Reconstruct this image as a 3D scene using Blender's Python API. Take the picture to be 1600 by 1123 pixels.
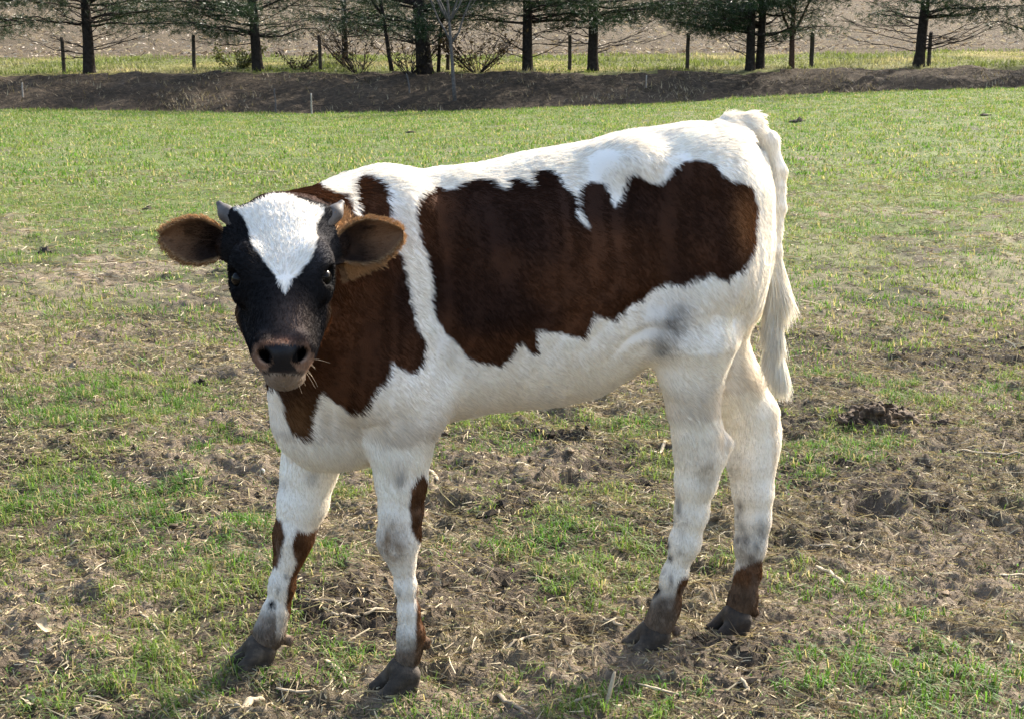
import bpy, math
import numpy as np

# ------------------------------------------------------------------ scene, camera, sky, sun, exposure
for _o in list(bpy.data.objects):
    bpy.data.objects.remove(_o)
scene = bpy.context.scene
COL = scene.collection
IMW, IMH, FPX = 1600.0, 1123.0, 2311.0
CAM_H, PITCH = 1.2, math.radians(12.5)
cam_data = bpy.data.cameras.new("camera")
cam_data.sensor_width = 36.0
cam_data.lens = FPX / IMW * 36.0
cam_data.clip_start = 0.05
cam_data.clip_end = 3000.0
cam = bpy.data.objects.new("camera", cam_data)
COL.objects.link(cam)
cam.location = (0, 0, CAM_H)
cam.rotation_euler = (math.pi / 2 - PITCH, 0, 0)
scene.camera = cam

SUN_EL = math.radians(33.0)
SUN_AZ = math.radians(41.0)          # clockwise from +Y (away from the camera) towards +X (right)
world = bpy.data.worlds.new("World")
scene.world = world
world.use_nodes = True
wn = world.node_tree.nodes
wn.clear()
w_out = wn.new("ShaderNodeOutputWorld")
w_bg = wn.new("ShaderNodeBackground")
w_sky = wn.new("ShaderNodeTexSky")
w_sky.sky_type = 'NISHITA'
w_sky.sun_disc = False
w_sky.sun_elevation = SUN_EL
w_sky.sun_rotation = SUN_AZ
w_sky.dust_density = 3.5
w_sky.ozone_density = 0.6
w_bg.inputs["Strength"].default_value = 0.15
world.node_tree.links.new(w_sky.outputs[0], w_bg.inputs[0])
world.node_tree.links.new(w_bg.outputs[0], w_out.inputs[0])

sun_data = bpy.data.lights.new("sun", 'SUN')
sun_data.energy = 4.0
sun_data.angle = math.radians(0.53)
sun_data.color = (1.0, 0.93, 0.82)
sun = bpy.data.objects.new("sun", sun_data)
COL.objects.link(sun)
sun.location = (20, 14, 30)
# the lamp shines along its local -Z
sun.rotation_euler = (math.pi / 2 - SUN_EL, 0, math.pi - SUN_AZ)

scene.view_settings.view_transform = 'Standard'
scene.view_settings.look = 'None'
scene.view_settings.gamma = 1.0
scene.view_settings.exposure = 1.5
scene.view_settings.use_curve_mapping = False
scene.render.engine = 'CYCLES'
scene.cycles.max_bounces = 9
scene.cycles.diffuse_bounces = 5
scene.cycles.glossy_bounces = 2
scene.cycles.transmission_bounces = 6
scene.cycles.transparent_max_bounces = 4
scene.cycles.use_denoising = True
try:
    scene.cycles_curves.shape = 'RIBBONS'
    scene.cycles_curves.subdivisions = 2
except Exception:
    pass

rng = np.random.default_rng(7)

# ------------------------------------------------------------------ pixel <-> place
CP, SP = math.cos(PITCH), math.sin(PITCH)


def ray(px, py):
    """direction of the sight line through a photograph pixel (numpy friendly)"""
    u = (np.asarray(px, float) - IMW / 2) / FPX
    v = (IMH / 2 - np.asarray(py, float)) / FPX
    return np.stack([u + 0 * v, CP + v * SP + 0 * u, -SP + v * CP + 0 * u], -1)


def at_depth(px, py, y):
    d = ray(px, py)
    t = y / d[..., 1]
    return np.array([0, 0, CAM_H]) + d * np.asarray(t)[..., None]


def project(p):
    p = np.asarray(p, float) - np.array([0, 0, CAM_H])
    zc = p[..., 1] * CP - p[..., 2] * SP
    yc = p[..., 1] * SP + p[..., 2] * CP
    zc = np.maximum(zc, 1e-3)
    return IMW / 2 + FPX * p[..., 0] / zc, IMH / 2 - FPX * yc / zc


# ------------------------------------------------------------------ noise
def _hash(*ints, seed=0):
    h = np.full(np.shape(ints[0]), (seed * 374761393 + 668265263) & 0xFFFFFFFF, np.uint32)
    for k, i in enumerate(ints):
        h = (h ^ (i.astype(np.int64).astype(np.uint32) * np.uint32((2246822519, 3266489917, 668265263)[k]))) * np.uint32(2654435761)
        h ^= h >> np.uint32(15)
    h *= np.uint32(2246822519)
    h ^= h >> np.uint32(13)
    return h.astype(np.float64) / 4294967295.0


def noise2(x, y, seed=0):
    """smooth value noise, -1..1"""
    x = np.asarray(x, float); y = np.asarray(y, float)
    ix = np.floor(x); iy = np.floor(y)
    fx = x - ix; fy = y - iy
    fx = fx * fx * fx * (fx * (fx * 6 - 15) + 10); fy = fy * fy * fy * (fy * (fy * 6 - 15) + 10)
    a = _hash(ix, iy, seed=seed); b = _hash(ix + 1, iy, seed=seed)
    c = _hash(ix, iy + 1, seed=seed); d = _hash(ix + 1, iy + 1, seed=seed)
    return 2 * (a + (b - a) * fx + (c - a) * fy + (a - b - c + d) * fx * fy) - 1


def fbm2(x, y, octaves=4, seed=0, gain=0.5):
    s = 0.0; amp = 1.0; tot = 0.0
    ca, sa = math.cos(0.6), math.sin(0.6)
    for o in range(octaves):
        s = s + amp * noise2(x, y, seed + o * 17)
        tot += amp; amp *= gain
        x, y = (x * ca - y * sa) * 2.03 + 3.1, (x * sa + y * ca) * 2.03 - 1.7
    return s / tot


def noise3(p, seed=0):
    p = np.asarray(p, float)
    i = np.floor(p); f = p - i
    f = f * f * (3 - 2 * f)
    r = 0.0
    for dx in (0, 1):
        for dy in (0, 1):
            for dz in (0, 1):
                w = (f[..., 0] if dx else 1 - f[..., 0]) * (f[..., 1] if dy else 1 - f[..., 1]) * (f[..., 2] if dz else 1 - f[..., 2])
                r = r + w * _hash(i[..., 0] + dx, i[..., 1] + dy, i[..., 2] + dz, seed=seed)
    return 2 * r - 1


def smooth(a, b, x):
    t = np.clip((np.asarray(x, float) - a) / (b - a), 0, 1)
    return t * t * (3 - 2 * t)


# ------------------------------------------------------------------ mesh and material helpers
def mesh_obj(name, verts, faces, mat=None, parent=None, tint=None, smooth_shade=True, face_n=None):
    """verts (n,3) array, faces (m,k) integer array (k = 3 or 4) or a list of arrays of both"""
    me = bpy.data.meshes.new(name)
    verts = np.ascontiguousarray(verts, np.float32)
    if not isinstance(faces, (list, tuple)):
        faces = [faces]
    faces = [np.asarray(f, np.int32) for f in faces if len(f)]
    nl = sum(f.size for f in faces); nf = sum(len(f) for f in faces)
    me.vertices.add(len(verts)); me.vertices.foreach_set("co", verts.ravel())
    me.loops.add(nl); me.polygons.add(nf)
    me.loops.foreach_set("vertex_index", np.concatenate([f.ravel() for f in faces]))
    tot = np.concatenate([np.full(len(f), f.shape[1], np.int32) for f in faces])
    start = np.concatenate([[0], np.cumsum(tot)[:-1]]).astype(np.int32)
    me.polygons.foreach_set("loop_start", start)
    me.update(calc_edges=True)
    me.polygons.foreach_set("use_smooth", np.full(nf, bool(smooth_shade)))
    if tint is not None:
        add_tint(me, tint)
    if mat is not None:
        me.materials.append(mat)
    me.validate()
    o = bpy.data.objects.new(name, me)
    COL.objects.link(o)
    if parent is not None:
        o.parent = parent
    return o


def add_tint(me, tint, name="tint"):
    a = me.attributes.new(name, 'FLOAT_COLOR', 'POINT')
    t = np.ones((len(tint), 4), np.float32); t[:, :3] = tint
    a.data.foreach_set("color", t.ravel())


def tag(o, label=None, category=None, group=None, kind=None):
    if label: o["label"] = label
    if category: o["category"] = category
    if group: o["group"] = group
    if kind: o["kind"] = kind
    return o


def empty(name, loc=(0, 0, 0)):
    o = bpy.data.objects.new(name, None)
    o.empty_display_size = 0.1
    COL.objects.link(o)
    o.location = loc
    return o


class Mat:
    """a small node-tree builder"""
    def __init__(self, name):
        self.m = bpy.data.materials.new(name)
        self.m.use_nodes = True
        self.t = self.m.node_tree
        self.t.nodes.clear()
        self.out = self.t.nodes.new("ShaderNodeOutputMaterial")

    def n(self, kind, **kw):
        nd = self.t.nodes.new("ShaderNode" + kind)
        for k, v in kw.items():
            if k.startswith("i_"):
                nd.inputs[k[2:].replace("_", " ")].default_value = v
            else:
                setattr(nd, k, v)
        return nd

    def l(self, a, b):
        self.t.links.new(a, b)

    def attr(self, name="tint"):
        return self.n("Attribute", attribute_name=name).outputs["Color"]

    def noise(self, scale, detail=4, rough=0.6, vec=None):
        nd = self.n("TexNoise")
        nd.inputs["Scale"].default_value = scale
        nd.inputs["Detail"].default_value = detail
        nd.inputs["Roughness"].default_value = rough
        if vec is None:
            vec = self.n("TexCoord").outputs["Object"]
        self.l(vec, nd.inputs["Vector"])
        return nd.outputs["Fac"]

    def ramp(self, fac, stops):
        r = self.n("ValToRGB")
        els = r.color_ramp.elements
        while len(els) < len(stops):
            els.new(0.5)
        for e, (p, c) in zip(els, stops):
            e.position = p; e.color = (*c, 1) if len(c) == 3 else c
        self.l(fac, r.inputs["Fac"])
        return r.outputs["Color"]

    def mix(self, fac, a, b, mode='MIX'):
        m = self.n("Mix", data_type='RGBA', blend_type=mode)
        for s, v in ((m.inputs[0], fac), (m.inputs[6], a), (m.inputs[7], b)):
            if isinstance(v, (int, float)):
                s.default_value = v
            elif isinstance(v, tuple):
                s.default_value = (*v, 1)
            else:
                self.l(v, s)
        return m.outputs[2]

    def bump(self, height, strength=0.5, dist=0.01):
        b = self.n("Bump")
        b.inputs["Strength"].default_value = strength
        b.inputs["Distance"].default_value = dist
        self.l(height, b.inputs["Height"])
        return b.outputs["Normal"]

    def principled(self, color, rough=0.8, normal=None, spec=0.3, **kw):
        p = self.n("BsdfPrincipled")
        if isinstance(color, tuple):
            p.inputs["Base Color"].default_value = (*color, 1)
        else:
            self.l(color, p.inputs["Base Color"])
        if isinstance(rough, (int, float)):
            p.inputs["Roughness"].default_value = rough
        else:
            self.l(rough, p.inputs["Roughness"])
        p.inputs["Specular IOR Level"].default_value = spec
        if normal is not None:
            self.l(normal, p.inputs["Normal"])
        return p.outputs[0]

    def surface(self, s):
        self.l(s, self.out.inputs["Surface"])
        return self.m


def leaf_material(name, translucency=0.4, gloss=0.12, rough=0.45, gain=1.0):
    """thin leaf or blade: colour from the tint attribute, light passes through"""
    m = Mat(name)
    col = m.attr()
    d = m.n("BsdfDiffuse"); t = m.n("BsdfTranslucent"); g = m.n("BsdfGlossy")
    g.inputs["Roughness"].default_value = rough
    g.inputs["Color"].default_value = (0.8, 0.8, 0.8, 1)
    m.l(col, d.inputs["Color"]); m.l(m.mix(1.0, col, (1.0, 1.0, 0.75), 'MULTIPLY'), t.inputs["Color"])
    a = m.n("MixShader"); a.inputs[0].default_value = translucency
    m.l(d.outputs[0], a.inputs[1]); m.l(t.outputs[0], a.inputs[2])
    b = m.n("MixShader"); b.inputs[0].default_value = gloss
    f = m.n("LayerWeight"); f.inputs["Blend"].default_value = 0.25
    mu = m.n("Math", operation='MULTIPLY'); mu.inputs[1].default_value = gloss * 2.2
    m.l(f.outputs["Fresnel"], mu.inputs[0]); m.l(mu.outputs[0], b.inputs[0])
    m.l(a.outputs[0], b.inputs[1]); m.l(g.outputs[0], b.inputs[2])
    return m.surface(b.outputs[0])


# ------------------------------------------------------------------ solid shapes from distance fields
def smin(a, b, k):
    h = np.maximum(k - np.abs(a - b), 0) / k
    return np.minimum(a, b) - h * h * k * 0.25


class Field:
    """a sampled signed distance field; shapes are blended in one after another"""
    def __init__(self, lo, hi, cell):
        self.lo = np.array(lo, float); self.h = cell
        self.n = np.ceil((np.array(hi, float) - self.lo) / cell).astype(int) + 1
        self.v = np.full(self.n, 1.0, np.float32)

    def box(self, lo, hi):
        a = np.clip(np.floor((np.array(lo) - self.lo) / self.h).astype(int), 0, self.n)
        b = np.clip(np.ceil((np.array(hi) - self.lo) / self.h).astype(int) + 1, 0, self.n)
        if np.any(b <= a):
            return None, None
        ax = [(np.arange(a[i], b[i]) * self.h + self.lo[i]).astype(np.float32) for i in range(3)]
        X, Y, Z = np.meshgrid(*ax, indexing='ij')
        return tuple(slice(a[i], b[i]) for i in range(3)), np.stack([X, Y, Z], -1)

    def add(self, fn, lo, hi, k=0.02, mode='add'):
        m = k + 3 * self.h
        s, P = self.box(np.array(lo) - m, np.array(hi) + m)
        if s is None:
            return
        d = fn(P).astype(np.float32)
        if mode == 'add':
            self.v[s] = smin(self.v[s], d, k)
        elif mode == 'cut':
            self.v[s] = -smin(-self.v[s], d, k)
        elif mode == 'shift':
            self.v[s] = self.v[s] + d

    def cone(self, a, b, ra, rb, k=0.02, mode='add'):
        a = np.array(a, np.float32); b = np.array(b, np.float32)
        ab = b - a; L2 = float(ab @ ab) + 1e-12

        def fn(P):
            t = np.clip(((P - a) @ ab) / L2, 0, 1)
            q = P - a - t[..., None] * ab
            return np.sqrt((q * q).sum(-1)) - (ra + (rb - ra) * t)
        r = max(ra, rb)
        self.add(fn, np.minimum(a, b) - r, np.maximum(a, b) + r, k, mode)

    def chain(self, pts, radii, k=0.02):
        for i in range(len(pts) - 1):
            self.cone(pts[i], pts[i + 1], radii[i], radii[i + 1], k)

    def ellipsoid(self, c, r, axes=None, k=0.02, mode='add'):
        c = np.array(c, np.float32); r = np.array(r, np.float32)
        R = np.eye(3, dtype=np.float32) if axes is None else np.array(axes, np.float32)

        def fn(P):
            q = (P - c) @ R.T
            k0 = np.sqrt(((q / r) ** 2).sum(-1)); k1 = np.sqrt(((q / (r * r)) ** 2).sum(-1)) + 1e-9
            return k0 * (k0 - 1) / k1
        m = float(r.max())
        self.add(fn, c - m, c + m, k, mode)

    def mesh(self):
        return surface_nets(self.v, self.lo, self.h)


def surface_nets(V, lo, h):
    ins = V < 0
    c = [ins[i:ins.shape[0] - 1 + i, j:ins.shape[1] - 1 + j, k:ins.shape[2] - 1 + k] for i in (0, 1) for j in (0, 1) for k in (0, 1)]
    cnt = sum(x.astype(np.int8) for x in c)
    ci = np.argwhere((cnt > 0) & (cnt < 8))
    idx = np.full(cnt.shape, -1, np.int32)
    idx[tuple(ci.T)] = np.arange(len(ci))
    corners = np.array([(i, j, k) for i in (0, 1) for j in (0, 1) for k in (0, 1)])
    val = np.stack([V[ci[:, 0] + a, ci[:, 1] + b, ci[:, 2] + d] for a, b, d in corners], 1)
    acc = np.zeros((len(ci), 3)); num = np.zeros(len(ci))
    for a in range(8):
        for b in range(a + 1, 8):
            if np.abs(corners[a] - corners[b]).sum() != 1:
                continue
            va, vb = val[:, a], val[:, b]
            m = (va < 0) != (vb < 0)
            t = va[m] / (va[m] - vb[m])
            acc[m] += corners[a] + t[:, None] * (corners[b] - corners[a]); num[m] += 1
    pos = lo + (ci + acc / num[:, None]) * h
    quads = []
    for ax in range(3):
        o1, o2 = [(1, 2), (2, 0), (0, 1)][ax]
        A = ins; B = np.roll(ins, -1, ax)
        e = A != B
        sl = [slice(1, -1)] * 3; sl[ax] = slice(0, -1)
        ee = np.zeros_like(e); ee[tuple(sl)] = e[tuple(sl)]
        p = np.argwhere(ee)
        f1 = np.zeros(3, int); f1[o1] = 1; f2 = np.zeros(3, int); f2[o2] = 1
        g = [p - f1 - f2, p - f2, p, p - f1]
        q = np.stack([idx[tuple(x.T)] for x in g], 1)
        inside = A[tuple(p.T)]
        q[~inside] = q[~inside][:, ::-1]
        quads.append(q)
    Q = np.concatenate(quads)
    Q = Q[(Q >= 0).all(1)]
    return pos, Q
# ------------------------------------------------------------------ lie of the land
EDGE_Y, BANK_FOOT, BANK_TOP, VERGE_END = 33.0, 35.6, 41.0, 47.5
_ex = [(-600, 166), (0, 172), (200, 174), (480, 178), (600, 178), (700, 174), (900, 166), (1100, 158), (1250, 148), (1400, 142), (1600, 137), (2300, 128)]
_eP = at_depth(np.array([a for a, b in _ex], float), np.array([b for a, b in _ex], float), EDGE_Y)
_tx = [(-600, 120), (0, 118), (300, 115), (600, 113), (900, 114), (1080, 112), (1270, 109), (1450, 107), (1600, 105), (2300, 100)]
_tP = at_depth(np.array([a for a, b in _tx], float), np.array([b for a, b in _tx], float), BANK_TOP)


def edge_z(x):
    return np.interp(x, _eP[:, 0], _eP[:, 2])


def top_z(x):
    return np.interp(x, _tP[:, 0], _tP[:, 2])


def edge_line(x):
    return EDGE_Y + .35 * noise2(x * .35, x * 0 + 3, 71) + .12 * noise2(x * 1.7, x * 0, 72)


STAND = [(0.0, 0.0, 0.0)]
_HOOFPX = (((622, 1080), 0.0), ((397, 1042), 0.0), ((1014, 1012), 0.0), ((1142, 990), -.025))
STAND = []
for (_px, _py), _z in _HOOFPX:
    _d = ray(_px, _py); _p = np.array([0, 0, CAM_H]) + _d * ((_z - CAM_H) / _d[2])
    STAND.append((_p[0], _p[1], _z))


def broad_z(x, y):
    """terrain without the small lumps"""
    ze, zt = edge_z(x), top_z(x)
    el = edge_line(x)
    past = ze * np.clip((y - 4) / (EDGE_Y - 4), 0, 1) ** 1.15 * np.clip(1.0, 0, 1)
    ditch = ze - .62
    rise = smooth(BANK_FOOT - .4, BANK_TOP + .2, y)
    bank = ditch + (zt - ditch) * (rise * .55 + .45 * np.clip((y - BANK_FOOT) / (BANK_TOP - BANK_FOOT), 0, 1))
    verge = zt + np.clip(y - BANK_TOP - .6, 0, 7) * .055
    vz = zt + (VERGE_END - BANK_TOP - .6) * .055
    field = vz + np.maximum(y - VERGE_END, 0) * .050 - np.maximum(y - 260, 0) * .035
    drop = smooth(el - .1, el + .7, y)
    z = past * (1 - drop) + ditch * drop
    z = np.where(y > BANK_FOOT - .4, np.maximum(bank, ditch), z)
    z = np.where(y > BANK_TOP + .2, verge, z)
    z = np.where(y > VERGE_END, field, z)
    return z


def patch(x, y, pts):
    s = 0.0
    for px, py, rx, ry, a in pts:
        s = s + a * np.exp(-((px_of(x, y)[0] - px) / rx) ** 2 - ((px_of(x, y)[1] - py) / ry) ** 2)
    return s


def px_of(x, y):
    return project(np.stack([x, y, np.zeros_like(x)], -1))


def grass_cover(x, y):
    """0 bare mud .. 1 closed turf"""
    far = smooth(3.2, 7.5, y)
    n = .8 * fbm2(x * 1.25, y * .95, 4, 101) + .75 * fbm2(x * 4.6, y * 4.0, 3, 102) + .45 * fbm2(x * 12, y * 10, 2, 103)
    base = .00 + .42 * far + .30 * smooth(7, 16, y)
    g = base + .95 * n
    # places the photograph shows as clearly green or clearly trodden: x, y, reach, amount
    for gx, gy, r, a in GREEN:
        g = g + a * np.exp(-((x - gx) ** 2 + ((y - gy) * 1.0) ** 2) / (r * r))
    return smooth(-.36, .46, g)


GREEN = []
for _px, _py, _r, _a in ((60, 610, .40, .45), (150, 650, .3, .25), (70, 800, .22, .35), (170, 820, .2, .35), (250, 950, .16, .45), (300, 900, .16, .45), (880, 880, .20, .8), (840, 830, .16, .5),
                         (770, 700, .18, .4), (870, 950, .07, .6), (1270, 730, .15, .6), (1340, 690, .12, .5), (1500, 640, .25, .45), (1590, 740, .2, .5), (1310, 920, .14, .5),
                         (1290, 1060, .16, .5), (560, 760, .2, .4), (960, 1090, .1, .5), (200, 1060, .2, .5), (1000, 680, .1, .4), (1580, 480, .4, .6), (100, 470, .5, .2), (40, 560, .4, .25),
                         (800, 1000, .16, -.6), (760, 760, .25, -.4), (1420, 790, .35, -.6), (1400, 650, .2, -.5), (300, 740, .4, -.45), (80, 900, .3, -.6), (250, 690, .25, -.4), (1500, 560, .4, -.5),
                         (1350, 580, .4, -.4), (720, 960, .2, -.4), (1550, 900, .25, -.3), (1250, 850, .15, -.5), (560, 950, .12, -.4), (130, 415, .8, -.6), (350, 460, .5, -.35), (1450, 370, .9, -.35), (1300, 300, 1.2, -.3)):
    _d = ray(_px, _py); _p = _d * (-CAM_H / _d[2])
    GREEN.append((_p[0], _p[1], _r, _a))


def lump_z(x, y):
    """trodden lumps, hoof pocks and crumbs"""
    near = smooth(13, 5, y) * .8 + .2
    past = smooth(EDGE_Y, EDGE_Y - 2, y)
    mud = 1 - .6 * grass_cover(x, y)
    h = .020 * fbm2(x * 1.6, y * 1.6, 3, 111) + .012 * fbm2(x * 7, y * 7, 2, 117)
    r = 1 - np.abs(fbm2(x * 6.5, y * 7.5, 3, 112)) * 2
    h = h + mud * (.016 * r + .019 * fbm2(x * 13, y * 14, 4, 113, .6) + .007 * (1 - 2 * np.abs(noise2(x * 31, y * 34, 114))) * near)
    h = h + near * mud * (.0060 * noise2(x * 74, y * 78, 115) + .0034 * noise2(x * 150, y * 160, 116))
    # hoof pocks
    cx, cy = np.floor(x / .34), np.floor(y / .34)
    jx = (cx + .25 + .5 * _hash(cx, cy, seed=121)) * .34; jy = (cy + .25 + .5 * _hash(cx, cy, seed=122)) * .34
    rr = np.hypot(x - jx, y - jy) / (.045 + .03 * _hash(cx, cy, seed=123))
    on = (_hash(cx, cy, seed=124) < .45)
    h = h + on * mud * (-.026 * np.exp(-rr ** 2) + .013 * np.exp(-((rr - 1.5) / .45) ** 2)) * near
    bank = smooth(EDGE_Y + .5, BANK_FOOT, y) * smooth(BANK_TOP + 1.0, BANK_TOP, y)
    h = h * past + bank * (.11 * fbm2(x * .9, y * 1.1, 4, 131) + .05 * fbm2(x * 4, y * 5, 2, 132))
    h = h + smooth(VERGE_END, VERGE_END + 1, y) * smooth(140, 80, y) * (.09 * fbm2(x * 1.3, y * 1.3, 3, 133) + .05 * np.sin(y * 8.2 + .6 * noise2(x * .2, y * .2, 134)))
    for sx, sy, sz in STAND:
        k = np.exp(-(((x - sx) ** 2 + (y - sy) ** 2) / .085 ** 2) ** 2)
        h = h * (1 - k) + (sz + .010) * k
    return h


def ground_z(x, y):
    x = np.asarray(x, float); y = np.asarray(y, float)
    return broad_z(x, y) + lump_z(x, y)


# one sheet round the camera, finest in front of it
ang = np.concatenate([np.linspace(-180, -60, 13)[:-1], np.linspace(-60, -27, 34)[:-1], np.linspace(-27, 27, 451), np.linspace(27, 60, 34)[1:], np.linspace(60, 180, 13)[1:]])
rad_ = np.concatenate([np.geomspace(.25, 1.9, 22)[:-1], np.geomspace(1.9, 8.0, 425)[:-1], np.geomspace(8, 48, 200)[:-1], np.geomspace(48, 900, 80)])
A_, R_ = np.meshgrid(np.radians(ang), rad_, indexing='ij')
GX, GY = R_ * np.sin(A_), R_ * np.cos(A_)
GZ = ground_z(GX, GY)
na, nr = GX.shape
gv = np.stack([GX, GY, GZ], -1).reshape(-1, 3)
ii, jj = np.meshgrid(np.arange(na - 1), np.arange(nr - 1), indexing='ij')
b0 = (ii * nr + jj).ravel()
gq = np.stack([b0, b0 + nr, b0 + nr + 1, b0 + 1], 1)[:, ::-1]
# close the hole under the camera
fan = np.arange(na - 1) * nr
hub = len(gv)
gv = np.concatenate([gv, [[0, 0, float(ground_z(0.0, 0.0))]]])
gt = np.stack([np.full(na - 1, hub), fan, fan + nr], 1)[:, ::-1]
ctr = gv[gq].mean(1)
cls = np.zeros(len(gq), int)
cls[ctr[:, 1] > edge_line(ctr[:, 0]) + .1] = 1
cls[ctr[:, 1] > BANK_TOP + .1 + .35 * noise2(ctr[:, 0] * .8, ctr[:, 1] * 0, 141)] = 2
cls[ctr[:, 1] > VERGE_END + .5 * noise2(ctr[:, 0] * .5, ctr[:, 1] * 0, 142)] = 3

# soil colours: dry crumbs, damp mud, trampled thatch
cov = grass_cover(gv[:, 0], gv[:, 1])
damp = smooth(-.32, .55, fbm2(gv[:, 0] * 2.2, gv[:, 1] * 2.0, 4, 151))
thatch = smooth(-.1, .5, fbm2(gv[:, 0] * 3.1 + 9, gv[:, 1] * 3.3, 3, 152))
SOIL_DRY = np.array([.190, .150, .108]); SOIL_WET = np.array([.026, .020, .015]); THATCH = np.array([.22, .185, .118])
gc = SOIL_DRY * (1 - damp[:, None]) + SOIL_WET * damp[:, None]
gc = gc * (1 - .5 * thatch[:, None]) + THATCH * .5 * thatch[:, None]
farg = smooth(5, 11, gv[:, 1]) * cov
gc = gc * (1 - .8 * farg[:, None]) + np.array([.085, .125, .024]) * .8 * farg[:, None]
gc = gc * (1 + .3 * noise2(gv[:, 0] * 40, gv[:, 1] * 40, 153))[:, None]
byy = gv[:, 1]
bk = fbm2(gv[:, 0] * .8, gv[:, 1] * .9, 4, 154)[:, None]
bankc = np.array([.098, .076, .054]) * (1 + .5 * bk)
vgc = np.array([.13, .135, .05]) * (1 + .3 * bk) + np.array([.10, .06, .02]) * smooth(0, .5, fbm2(gv[:, 0] * .25, gv[:, 1] * .4, 2, 155))[:, None]
fdc = np.array([.150, .120, .080]) * (1 + .25 * bk)

m = Mat("pasture_soil")
tc = m.n("TexCoord").outputs["Object"]
n1 = m.noise(55, 8, .65, tc); n2 = m.noise(260, 5, .6, tc)
col = m.mix(.55, m.attr(), m.mix(1.0, m.attr(), m.ramp(n1, [(.25, (.35, .33, .31)), (.5, (1, 1, 1)), (.75, (1.7, 1.65, 1.5))]), 'MULTIPLY'))
hsum = m.n("Math", operation='ADD'); m.l(n1, hsum.inputs[0]); m.l(n2, hsum.inputs[1])
m_soil = m.surface(m.principled(col, .93, m.bump(hsum.outputs[0], .8, .012), spec=.2))
m = Mat("bank_soil")
tc = m.n("TexCoord").outputs["Object"]
n1 = m.noise(2.2, 8, .7, tc); n2 = m.noise(9, 6, .7, tc)
col = m.mix(1.0, m.attr(), m.ramp(n2, [(.3, (.45, .45, .45)), (.55, (1, 1, 1)), (.72, (1.9, 1.8, 1.5))]), 'MULTIPLY')
m_bank = m.surface(m.principled(col, .95, m.bump(n2, 1.0, .25), spec=.1))
m = Mat("verge_turf")
tc = m.n("TexCoord").outputs["Object"]
n1 = m.noise(3.0, 8, .7, tc)
col = m.mix(1.0, m.attr(), m.ramp(n1, [(.3, (.55, .55, .5)), (.5, (1, 1, 1)), (.7, (1.5, 1.5, 1.3))]), 'MULTIPLY')
m_verge = m.surface(m.principled(col, .95, m.bump(n1, .8, .2), spec=.1))
m = Mat("ploughed_soil")
tc = m.n("TexCoord").outputs["Object"]
n1 = m.noise(1.6, 10, .75, tc); n2 = m.noise(5.0, 6, .75, tc)
col = m.mix(1.0, m.attr(), m.ramp(n2, [(.3, (.5, .48, .48)), (.5, (.95, .95, .95)), (.62, (1.25, 1.22, 1.2)), (.72, (1.9, 1.9, 1.85))]), 'MULTIPLY')
m_field = m.surface(m.principled(col, .95, m.bump(n2, 1.0, .35), spec=.1))

for c, nm, mt, tn in ((0, "pasture", m_soil, gc), (1, "ditch_bank", m_bank, bankc), (2, "grass_verge", m_verge, vgc), (3, "ploughed_field", m_field, fdc)):
    q = gq[cls == c]
    fl = [q]
    allq = q if c else np.concatenate([q, np.repeat(gt[:, :1], 4, 1)])
    used = np.unique(np.concatenate([q.ravel(), gt.ravel()])) if c == 0 else np.unique(q)
    mp = np.full(len(gv), -1, np.int64); mp[used] = np.arange(len(used))
    fl = [mp[q]] + ([mp[gt]] if c == 0 else [])
    o = mesh_obj(nm, gv[used], fl, mt, None, tint=np.clip(tn[used], .01, .8))
    o["kind"] = "structure"
    o["label"] = {"pasture": "trodden pasture of mud and short green grass", "ditch_bank": "dark shaded earth bank along the far side of the pasture",
                  "grass_verge": "sunlit strip of rough grass behind the fence", "ploughed_field": "pinkish brown bare crop field rising behind the trees"}[nm]

# standing water in the ditch
wx = np.linspace(-1.2, 1.9, 24)
wz = edge_z(wx) - .20
m = Mat("ditch_water"); m_water = m.surface(m.principled((.05, .05, .045), .05, m.bump(m.noise(6), .1, .02), spec=.5))
v = np.concatenate([np.stack([wx, np.full(24, 33.45), wz], -1), np.stack([wx, np.full(24, 35.4) + .25 * np.sin(wx * 3), wz], -1)])
q = np.stack([np.arange(23), np.arange(1, 24), np.arange(25, 48), np.arange(24, 47)], 1)
o = mesh_obj("ditch_water", v, q, m_water); o["kind"] = "structure"
# ------------------------------------------------------------------ fence, trees and scrub beyond the ditch
def unit_(a):
    return a / (np.linalg.norm(a, axis=-1, keepdims=True) + 1e-9)


def tube(path, radii, sides=6, flat=1.0, rough=0.0, seed=0):
    """verts, quads of a closed tube along a path"""
    path = np.asarray(path, float); n = len(path)
    t = unit_(np.gradient(path, axis=0))
    ref = np.array([0, 0, 1.0]) if abs(t[0, 2]) < .8 else np.array([1.0, 0, 0])
    a = unit_(np.cross(t, ref)); b = np.cross(t, a)
    th = np.arange(sides) * 2 * math.pi / sides
    rad = np.asarray(radii, float)[:, None] * (1 + rough * (np.random.default_rng(seed).random((n, sides)) - .5))
    v = path[:, None] + a[:, None] * (np.cos(th) * rad)[..., None] + b[:, None] * (np.sin(th) * rad * flat)[..., None]
    v = v.reshape(-1, 3)
    i, j = np.meshgrid(np.arange(n - 1), np.arange(sides), indexing='ij')
    k = (j + 1) % sides
    q = np.stack([i * sides + j, i * sides + k, (i + 1) * sides + k, (i + 1) * sides + j], -1).reshape(-1, 4)
    c0, c1 = len(v), len(v) + 1
    v = np.concatenate([v, [path[0], path[-1]]])
    jj = np.arange(sides); kk = (jj + 1) % sides
    q = np.concatenate([q, np.stack([np.full(sides, c0), kk, jj, np.full(sides, c0)], 1)[:, [0, 1, 2, 2]] * 1,
                        np.stack([np.full(sides, c1), (n - 1) * sides + jj, (n - 1) * sides + kk], 1)[:, [0, 1, 2, 2]]])
    return v, q


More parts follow.
